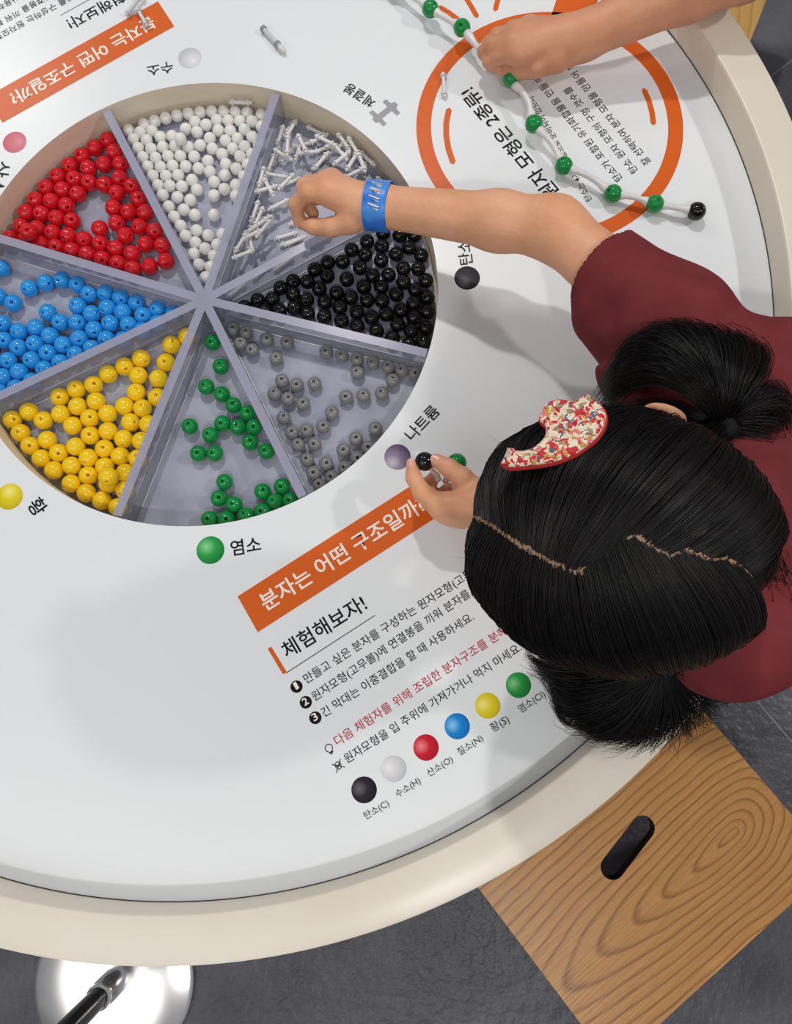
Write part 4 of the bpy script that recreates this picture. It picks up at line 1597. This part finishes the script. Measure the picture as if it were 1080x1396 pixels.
def tail(guides, n, spread, name, r0=.0005, curl=.0):
    G = [resample([W(*q) for q in g], 18) for g in guides]
    st_ = Strands()
    for _ in range(n):
        k = rng.uniform(0, len(G) - 1.001)
        i = int(k); f = k - i
        c = G[i] * (1 - f) + G[i + 1] * f
        off = rng.normal(size=3) * spread; off2 = rng.normal(size=3) * spread * .9
        t = np.linspace(0, 1, 18)[:, None]
        cut_ = rng.integers(13, 19)
        ph = rng.uniform(0, 6.28)
        c = c + off * np.minimum(1, t * 2.5) * (1 - t * .3) + off2 * t * t
        c = c + np.array([1, 0, 0]) * curl * np.sin(t * 9 + ph) * t + np.array([0, 1, 0]) * curl * np.cos(t * 8 + ph) * t
        st_.add(c[:cut_], r0 * rng.uniform(.5, 1.1), .00012, 3)
    return st_.build(name, M['hair'], hair)


GR = [[(984, 583, .190), (950, 545, .205), (905, 516, .205), (865, 520, .185), (842, 540, .165), (828, 554, .140)],
      [(984, 583, .192), (955, 530, .215), (905, 495, .21), (860, 502, .19), (836, 528, .16), (822, 548, .13)],
      [(984, 583, .192), (960, 520, .22), (905, 470, .21), (862, 476, .185), (838, 505, .155), (826, 535, .12)],
      [(984, 583, .192), (970, 520, .22), (930, 460, .21), (885, 455, .185), (858, 475, .155), (845, 500, .13)],
      [(984, 583, .192), (982, 520, .22), (965, 462, .205), (925, 444, .18), (895, 452, .15), (880, 475, .13)],
      [(984, 583, .192), (1005, 525, .22), (1010, 478, .20), (985, 452, .18), (950, 452, .15), (930, 470, .13)],
      [(984, 583, .192), (1020, 535, .215), (1042, 500, .20), (1035, 475, .18), (1010, 462, .16), (985, 470, .14)]]
tail(GR, 2400, .0042, 'pigtail', curl=.0012)
GR2 = [[(984, 583, .192), (1022, 548, .205), (1055, 530, .19), (1072, 555, .17), (1074, 585, .15), (1060, 610, .14)],
       [(984, 583, .190), (1012, 560, .205), (1050, 552, .195), (1062, 580, .175), (1062, 610, .155), (1068, 640, .14)],
       [(984, 583, .190), (1010, 600, .190), (1040, 620, .180), (1055, 650, .165), (1062, 690, .150), (1058, 730, .14)]]
tail(GR2, 700, .0055, 'pigtail', curl=.0015)
GU = [[(984, 583, .190), (945, 560, 0.193), (905, 550, 0.183), (870, 552, 0.178), (840, 560, 0.173), (820, 566, 0.168)],
      [(984, 583, .190), (945, 575, 0.188), (905, 572, 0.178), (870, 572, 0.173), (840, 578, 0.168), (820, 582, 0.168)],
      [(984, 583, .190), (950, 590, 0.188), (905, 592, 0.178), (870, 590, 0.173), (840, 590, 0.168), (820, 590, 0.168)]]
tail(GU, 500, .004, 'loose_hair')
GN = [[(1030, 640, .20), (1052, 660, .185), (1062, 690, .175), (1066, 720, .165), (1064, 750, .16), (1060, 780, .155)],
      [(1025, 690, .21), (1050, 715, .19), (1060, 745, .175), (1062, 775, .165), (1060, 805, .155), (1054, 835, .15)],
      [(1015, 740, .215), (1042, 765, .20), (1056, 795, .18), (1056, 825, .165), (1048, 850, .155), (1032, 875, .15)]]
tail(GN, 700, .007, 'loose_hair')
GL = [[(905, 905, .120), (855, 890, .125), (805, 893, .110), (778, 900, .085), (765, 905, .07), (752, 902, .06)],
      [(905, 905, .120), (850, 925, .105), (800, 930, .085), (768, 920, .065), (742, 907, .055), (722, 898, .05)],
      [(905, 905, .118), (845, 940, .10), (795, 955, .078), (768, 948, .06), (757, 930, .05), (752, 912, .048)],
      [(905, 905, .118), (850, 955, .10), (805, 975, .075), (778, 972, .058), (768, 955, .05), (775, 942, .05)],
      [(905, 905, .118), (862, 965, .10), (830, 988, .075), (806, 993, .06), (790, 988, .055), (782, 978, .05)],
      [(905, 905, .118), (885, 965, .10), (868, 992, .078), (852, 1003, .065), (838, 1008, .058), (826, 1006, .055)],
      [(905, 905, .118), (905, 962, .10), (900, 990, .08), (893, 1003, .068), (886, 1012, .06), (882, 1020, .056)],
      [(905, 905, .120), (930, 945, .105), (940, 965, .09), (946, 978, .078), (950, 988, .07), (956, 996, .065)],
      [(905, 905, .122), (955, 915, .115), (985, 925, .10), (1003, 932, .09), (1015, 928, .08), (1024, 918, .075)]]
tail(GL, 2300, .0050, 'pigtail', curl=.003)
for cg in ([(830, 930, .09), (790, 918, .075), (762, 922, .062), (753, 942, .055), (764, 966, .05), (788, 974, .05)],
           [(840, 945, .09), (800, 930, .075), (775, 928, .065), (762, 945, .058), (775, 968, .052), (800, 966, .05)],
           [(820, 905, .10), (780, 905, .080), (752, 908, .065), (735, 902, .058), (722, 894, .055), (716, 884, .052)],
           [(860, 975, .08), (835, 1000, .065), (812, 1000, .055), (800, 985, .05), (808, 970, .05), (822, 972, .05)],
           [(790, 935, .08), (768, 940, .065), (757, 955, .058), (762, 975, .052), (778, 985, .05), (792, 980, .05)]):
    tail([cg, [(x + 5, y + 6, h) for x, y, h in cg]], 70, .0016, 'pigtail', r0=.00035)
GL2 = [[(880, 880, .14), (905, 900, .13), (940, 915, .12), (980, 920, .11), (1010, 905, .10), (1030, 880, .10)],
       [(930, 860, .15), (960, 880, .14), (990, 895, .13), (1015, 890, .12), (1035, 870, .11), (1042, 845, .11)]]
tail(GL2, 300, .006, 'loose_hair')
bm = bmesh.new()
tdir = W(960, 540, .21) - tieR; tdir /= np.linalg.norm(tdir)
mt4 = axis_matrix(tieR - tdir * .008, tieR + tdir * .012)
lathe_bm(bm, [(.009, 0), (.0135, .002), (.0145, .008), (.0135, .015), (.009, .018)], 24, mt4)
from_bm('hair_tie', bm, M['band'], person)
bm = bmesh.new()
tdir = W(862, 955, .1) - tieL; tdir /= np.linalg.norm(tdir)
lathe_bm(bm, [(.009, 0), (.0125, .002), (.0135, .006), (.0125, .011), (.009, .013)], 24, axis_matrix(tieL - tdir * .006, tieL + tdir * .007))
from_bm('hair_tie', bm, M['band'], person)

# ---- hair clip shaped like a little bird
CLIP = crop(600, 400, 2.25, [(190, 525), (205, 512), (218, 500), (208, 482), (226, 482), (240, 490), (275, 486), (308, 466), (328, 438), (326, 412), (308, 394), (316, 366), (332, 345), (356, 334), (385, 334), (410, 340), (432, 330), (455, 318), (468, 332), (488, 345), (503, 362), (510, 385), (503, 415), (484, 445), (455, 472), (418, 497), (375, 515), (330, 526), (285, 532), (235, 537), (205, 535)])
u_c = ray_head(770, 592, .016)
pc = surf(u_c, .0175)
nc = ((u_c / (HRAD + .016)) @ HR.T); nc /= np.linalg.norm(nc)
vd = CAM_C - pc; vd /= np.linalg.norm(vd)
nc = nc * .45 + vd * .55; nc /= np.linalg.norm(nc)
pc = pc + nc * .006


def on_plane(x, y, off):
    d = CAM_R @ np.array([(x - 540) / FPX, -(y - 698) / FPX, -1.0])
    t = ((pc + nc * off - CAM_C) @ nc) / (d @ nc)
    return CAM_C + t * d


clip = thing('hair_clip', 'bird-shaped hair clip in red and cream floral print on the black hair', 'hair clip', tuple(pc))
base = resample([(*p, 0) for p in CLIP + CLIP[:1]], 90)[:-1, :2]


def pad(name, o0, o1, mt, grow=0.0, parent=clip):
    bm = bmesh.new()
    c0 = base.mean(0)
    lo = [on_plane(*p, 0) for p in base]
    lo = np.array(lo)
    # grow outward along the outline normal
    tg = np.roll(lo, -1, 0) - np.roll(lo, 1, 0)
    nn = np.cross(tg, nc); nn /= np.linalg.norm(nn, axis=1)[:, None]
    if ((lo - lo.mean(0)) * nn).sum() < 0:
        nn = -nn
    rings = []
    for off, g in ((o0, grow), (o1 - .0012, grow), (o1, grow - .0012)):
        rings.append([bm.verts.new(p + nc * off + q * g) for p, q in zip(lo, nn)])
    k = len(lo)
    for a, b in zip(rings[:-1], rings[1:]):
        for i in range(k):
            bm.faces.new((a[i], a[(i + 1) % k], b[(i + 1) % k], b[i]))
    bm.faces.new(rings[-1])
    bm.faces.new(rings[0][::-1])
    return from_bm(name, bm, mt, parent, smooth=False)


fb = mat('floral_fabric', (0.8, .7, .6), .85, .15)
n, l = nodes_of(fb)
tc = n.new('ShaderNodeTexCoord')
nz = n.new('ShaderNodeTexNoise'); nz.inputs['Scale'].default_value = 160; l.new(tc.outputs['Object'], nz.inputs['Vector'])
mxv = n.new('ShaderNodeMix'); mxv.data_type = 'VECTOR'; mxv.inputs[0].default_value = .012
l.new(tc.outputs['Object'], mxv.inputs[4]); l.new(nz.outputs['Color'], mxv.inputs[5])
vo = n.new('ShaderNodeTexVoronoi'); vo.inputs['Scale'].default_value = 420; l.new(mxv.outputs[1], vo.inputs['Vector'])
sx = n.new('ShaderNodeSeparateColor'); l.new(vo.outputs['Color'], sx.inputs[0])
cr = n.new('ShaderNodeValToRGB'); cr.color_ramp.interpolation = 'CONSTANT'
e = cr.color_ramp.elements
e[0].position = 0; e[0].color = (*srgb(232, 214, 188), 1)
e[1].position = .30; e[1].color = (*srgb(204, 62, 66), 1)
for ps, c_ in ((.50, srgb(226, 128, 122)), (.60, srgb(240, 226, 205)), (.74, srgb(196, 160, 84)), (.82, srgb(98, 104, 140)), (.88, srgb(186, 44, 54)), (.95, srgb(150, 148, 120))):
    x = e.new(ps); x.color = (*c_, 1)
l.new(sx.outputs[0], cr.inputs[0]); l.new(cr.outputs[0], n['Principled BSDF'].inputs['Base Color'])
pad('backing', -.0012, .0022, M['clipback'], .0010)
pad('fabric', .0022, .0048, fb, .0)
bm = bmesh.new()
q = [on_plane(x, y, -.0035) for x, y in ((712, 628), (760, 600), (800, 572))]
tube_mesh(bm, q, .0022, 8)
from_bm('clasp', bm, M['chrome'], clip)

# ================================================================== SECOND PERSON (arm from the far right)
p2 = thing('person', 'person reaching in from the top right with bare forearm, fingers holding the bead chain', 'person', (1.0, .80, 0))
B = Body()
sh2 = P3(.70, .57, .225); el2 = at(1016, -52, .092); wr2 = at(795, 50, .050)
pel2 = P3(1.0, .80, .10); nk2 = P3(.80, .67, .33)
B.cone(sh2, el2, .042, .035, .02)
mm = el2 + (wr2 - el2) * .35
B.cone(el2, mm, .034, .031, .02)
B.cone(mm, wr2, .031, .0235, .015)
pb2 = at(775, 55, .050)
B.cone(wr2, pb2, .0235, .024, .012)
K2 = {'index': [(708, 74, .050, .0115), (681, 76, .042, .0092), (668, 84, .032, .0080), (678, 92, .026, .0068)],
      'middle': [(700, 59, .053, .0118), (671, 62, .044, .0095), (661, 71, .032, .0080), (668, 80, .026, .0068)],
      'ring': [(706, 45, .051, .0112), (679, 50, .041, .0090), (666, 60, .032, .0077), (667, 69, .026, .0066)],
      'pinky': [(722, 36, .045, .0102), (699, 39, .036, .0082), (686, 46, .028, .0070), (684, 54, .024, .006)],
      'thumb': [(758, 82, .045, .0130), (731, 92, .039, .0108), (707, 97, .031, .0090), (690, 99, .026, .0072)]}
for k, v in K2.items():
    j = [(at(x, y, h), r) for x, y, h, r in v]
    if k != 'thumb':
        B.cone(pb2, j[0][0], .0195, j[0][1] * 1.15, .010)
    else:
        B.cone(pb2, j[0][0], .0190, .0135, .010)
    B.chain(j, .004)
tr = (pel2 + nk2) / 2
l2 = np.array([-.70, .71, 0])
shl2 = nk2 * 2 - sh2 + np.array([.02, .02, 0])
hd2 = nk2 + np.array([-.05, -.045, .15])
B.cone(nk2, tr, .065, .075, .03); B.cone(tr, pel2, .075, .09, .03)
for sh in (sh2, shl2):
    B.cone(nk2, sh, .036, .042, .02); B.cone(sh, tr, .045, .06, .03)
B.cone(nk2, hd2, .04, .04, .02)
B.ell(hd2, (.080, .080, .100), None, .02)
B.ell(hd2 + np.array([-.035, -.03, -.055]), (.05, .05, .055), None, .02)
B.cone(hd2 + np.array([-.066, -.06, -.005]), hd2 + np.array([-.076, -.068, -.03]), .006, .010, .01)
B.cone(shl2, shl2 + np.array([.03, .04, -.25]), .042, .034, .02)
B.cone(shl2 + np.array([.03, .04, -.25]), shl2 + np.array([-.02, 0, -.45]), .034, .024, .02)
for s in (1, -1):
    hp = pel2 + l2 * .065 * s
    ak = np.array([1.06, .85, .06]) + l2 * .075 * s
    kn = (hp + ak) / 2 + np.array([-.02, -.02, 0])
    B.cone(hp, kn, .072, .05, .03); B.cone(kn, ak, .05, .03, .02)
    B.cone(ak, ak + np.array([-.09, -.08, -.035]), .028, .022, .015)
Vb, Fb = B.mesh(0.0032)
np_mesh('body', Vb, Fb, M['skin2'], p2)
S4 = Body()
S4.cone(nk2 - np.array([0, 0, .03]), tr, .082, .095, .03); S4.cone(tr, pel2, .095, .108, .03)
for s in (1, -1):
    S4.cone(tr + l2 * .02 * s, pel2 + l2 * .05 * s - np.array([0, 0, .03]), .085, .108, .03)
for sh in (sh2, shl2):
    S4.cone(nk2, sh, .05, .056, .02); S4.cone(sh, tr, .056, .075, .03)
c1 = sh2 + (el2 - sh2) * .45
S4.cone(sh2, sh2 + (el2 - sh2) * .7, .056, .058, .02)
S4.cone(shl2, shl2 + np.array([.03, .04, -.25]) * .7, .056, .058, .02)
dd2 = (el2 - sh2) / np.linalg.norm(el2 - sh2)
c3 = shl2 + np.array([.03, .04, -.25]) * .45


def cloth2(P, d):
    d = np.maximum(d, -(d + .012))
    d = np.maximum(d, np.where(np.linalg.norm(P - c1, axis=1) < .13, (P - c1) @ dd2, -1.0))
    d = np.maximum(d, np.where((np.linalg.norm(P - c3, axis=1) < .10), c3[2] - P[:, 2], -1.0))
    d = np.maximum(d, np.where(P[:, 2] > nk2[2] - .01, .05 - np.hypot(P[:, 0] - nk2[0] + .01, P[:, 1] - nk2[1] + .01), -1.0))
    return np.maximum(d, pel2[2] - .06 - P[:, 2])


Vs, Fs = S4.mesh(0.006, cloth2)
np_mesh('t_shirt', Vs, Fs, M['shirt2'], p2)
S5 = Body()
S5.cone(pel2 + np.array([0, 0, .04]), pel2 - np.array([0, 0, .05]), .100, .098, .03)
for s in (1, -1):
    hp = pel2 + l2 * .065 * s
    ak = np.array([1.06, .85, .06]) + l2 * .075 * s
    kn = (hp + ak) / 2 + np.array([-.02, -.02, 0])
    S5.cone(hp, kn, .084, .062, .03); S5.cone(kn, ak, .062, .045, .02)
Vs, Fs = S5.mesh(0.007, lambda P, d: np.maximum(np.maximum(d, -(d + .014)), np.maximum(.08 - P[:, 2], P[:, 2] - pel2[2] - .02)))
np_mesh('trousers', Vs, Fs, M['denim'], p2)
f2 = np.array([-.74, -.67, 0.0])
for s in (1, -1):
    c = hd2 + f2 * .0665 + l2 * .030 * s + np.array([0, 0, .008])
    bm = bmesh.new()
    bmesh.ops.create_uvsphere(bm, u_segments=20, v_segments=12, radius=.0095, matrix=Matrix.Translation(c))
    e = from_bm('eye', bm, M['eyewhite'], p2)
    bm = bmesh.new()
    bmesh.ops.create_uvsphere(bm, u_segments=16, v_segments=8, radius=.0055, matrix=Matrix.Translation(c + f2 * .0058))
    from_bm('iris', bm, M['iris'], e)
bm = bmesh.new()
tube_mesh(bm, [hd2 + f2 * (.0915 - abs(x) * .5) + l2 * x - np.array([0, 0, .062]) for x in np.linspace(-.020, .020, 9)], [.001, .003, .004, .0045, .004, .0045, .004, .003, .001], 8)
from_bm('lips', bm, M['lip'], p2)
S6 = Body()
S6.ell(hd2 + np.array([.012, .012, .015]), (.092, .092, .105), None)
Vs, Fs = S6.mesh(0.005, lambda P, d: np.maximum(np.maximum(d, -(d + .02)), (-(P - hd2) @ np.array([.74, .67, .0])) - .035 - .5 * (P[:, 2] - hd2[2])))
np_mesh('hair', Vs, Fs, M['hair'], p2)
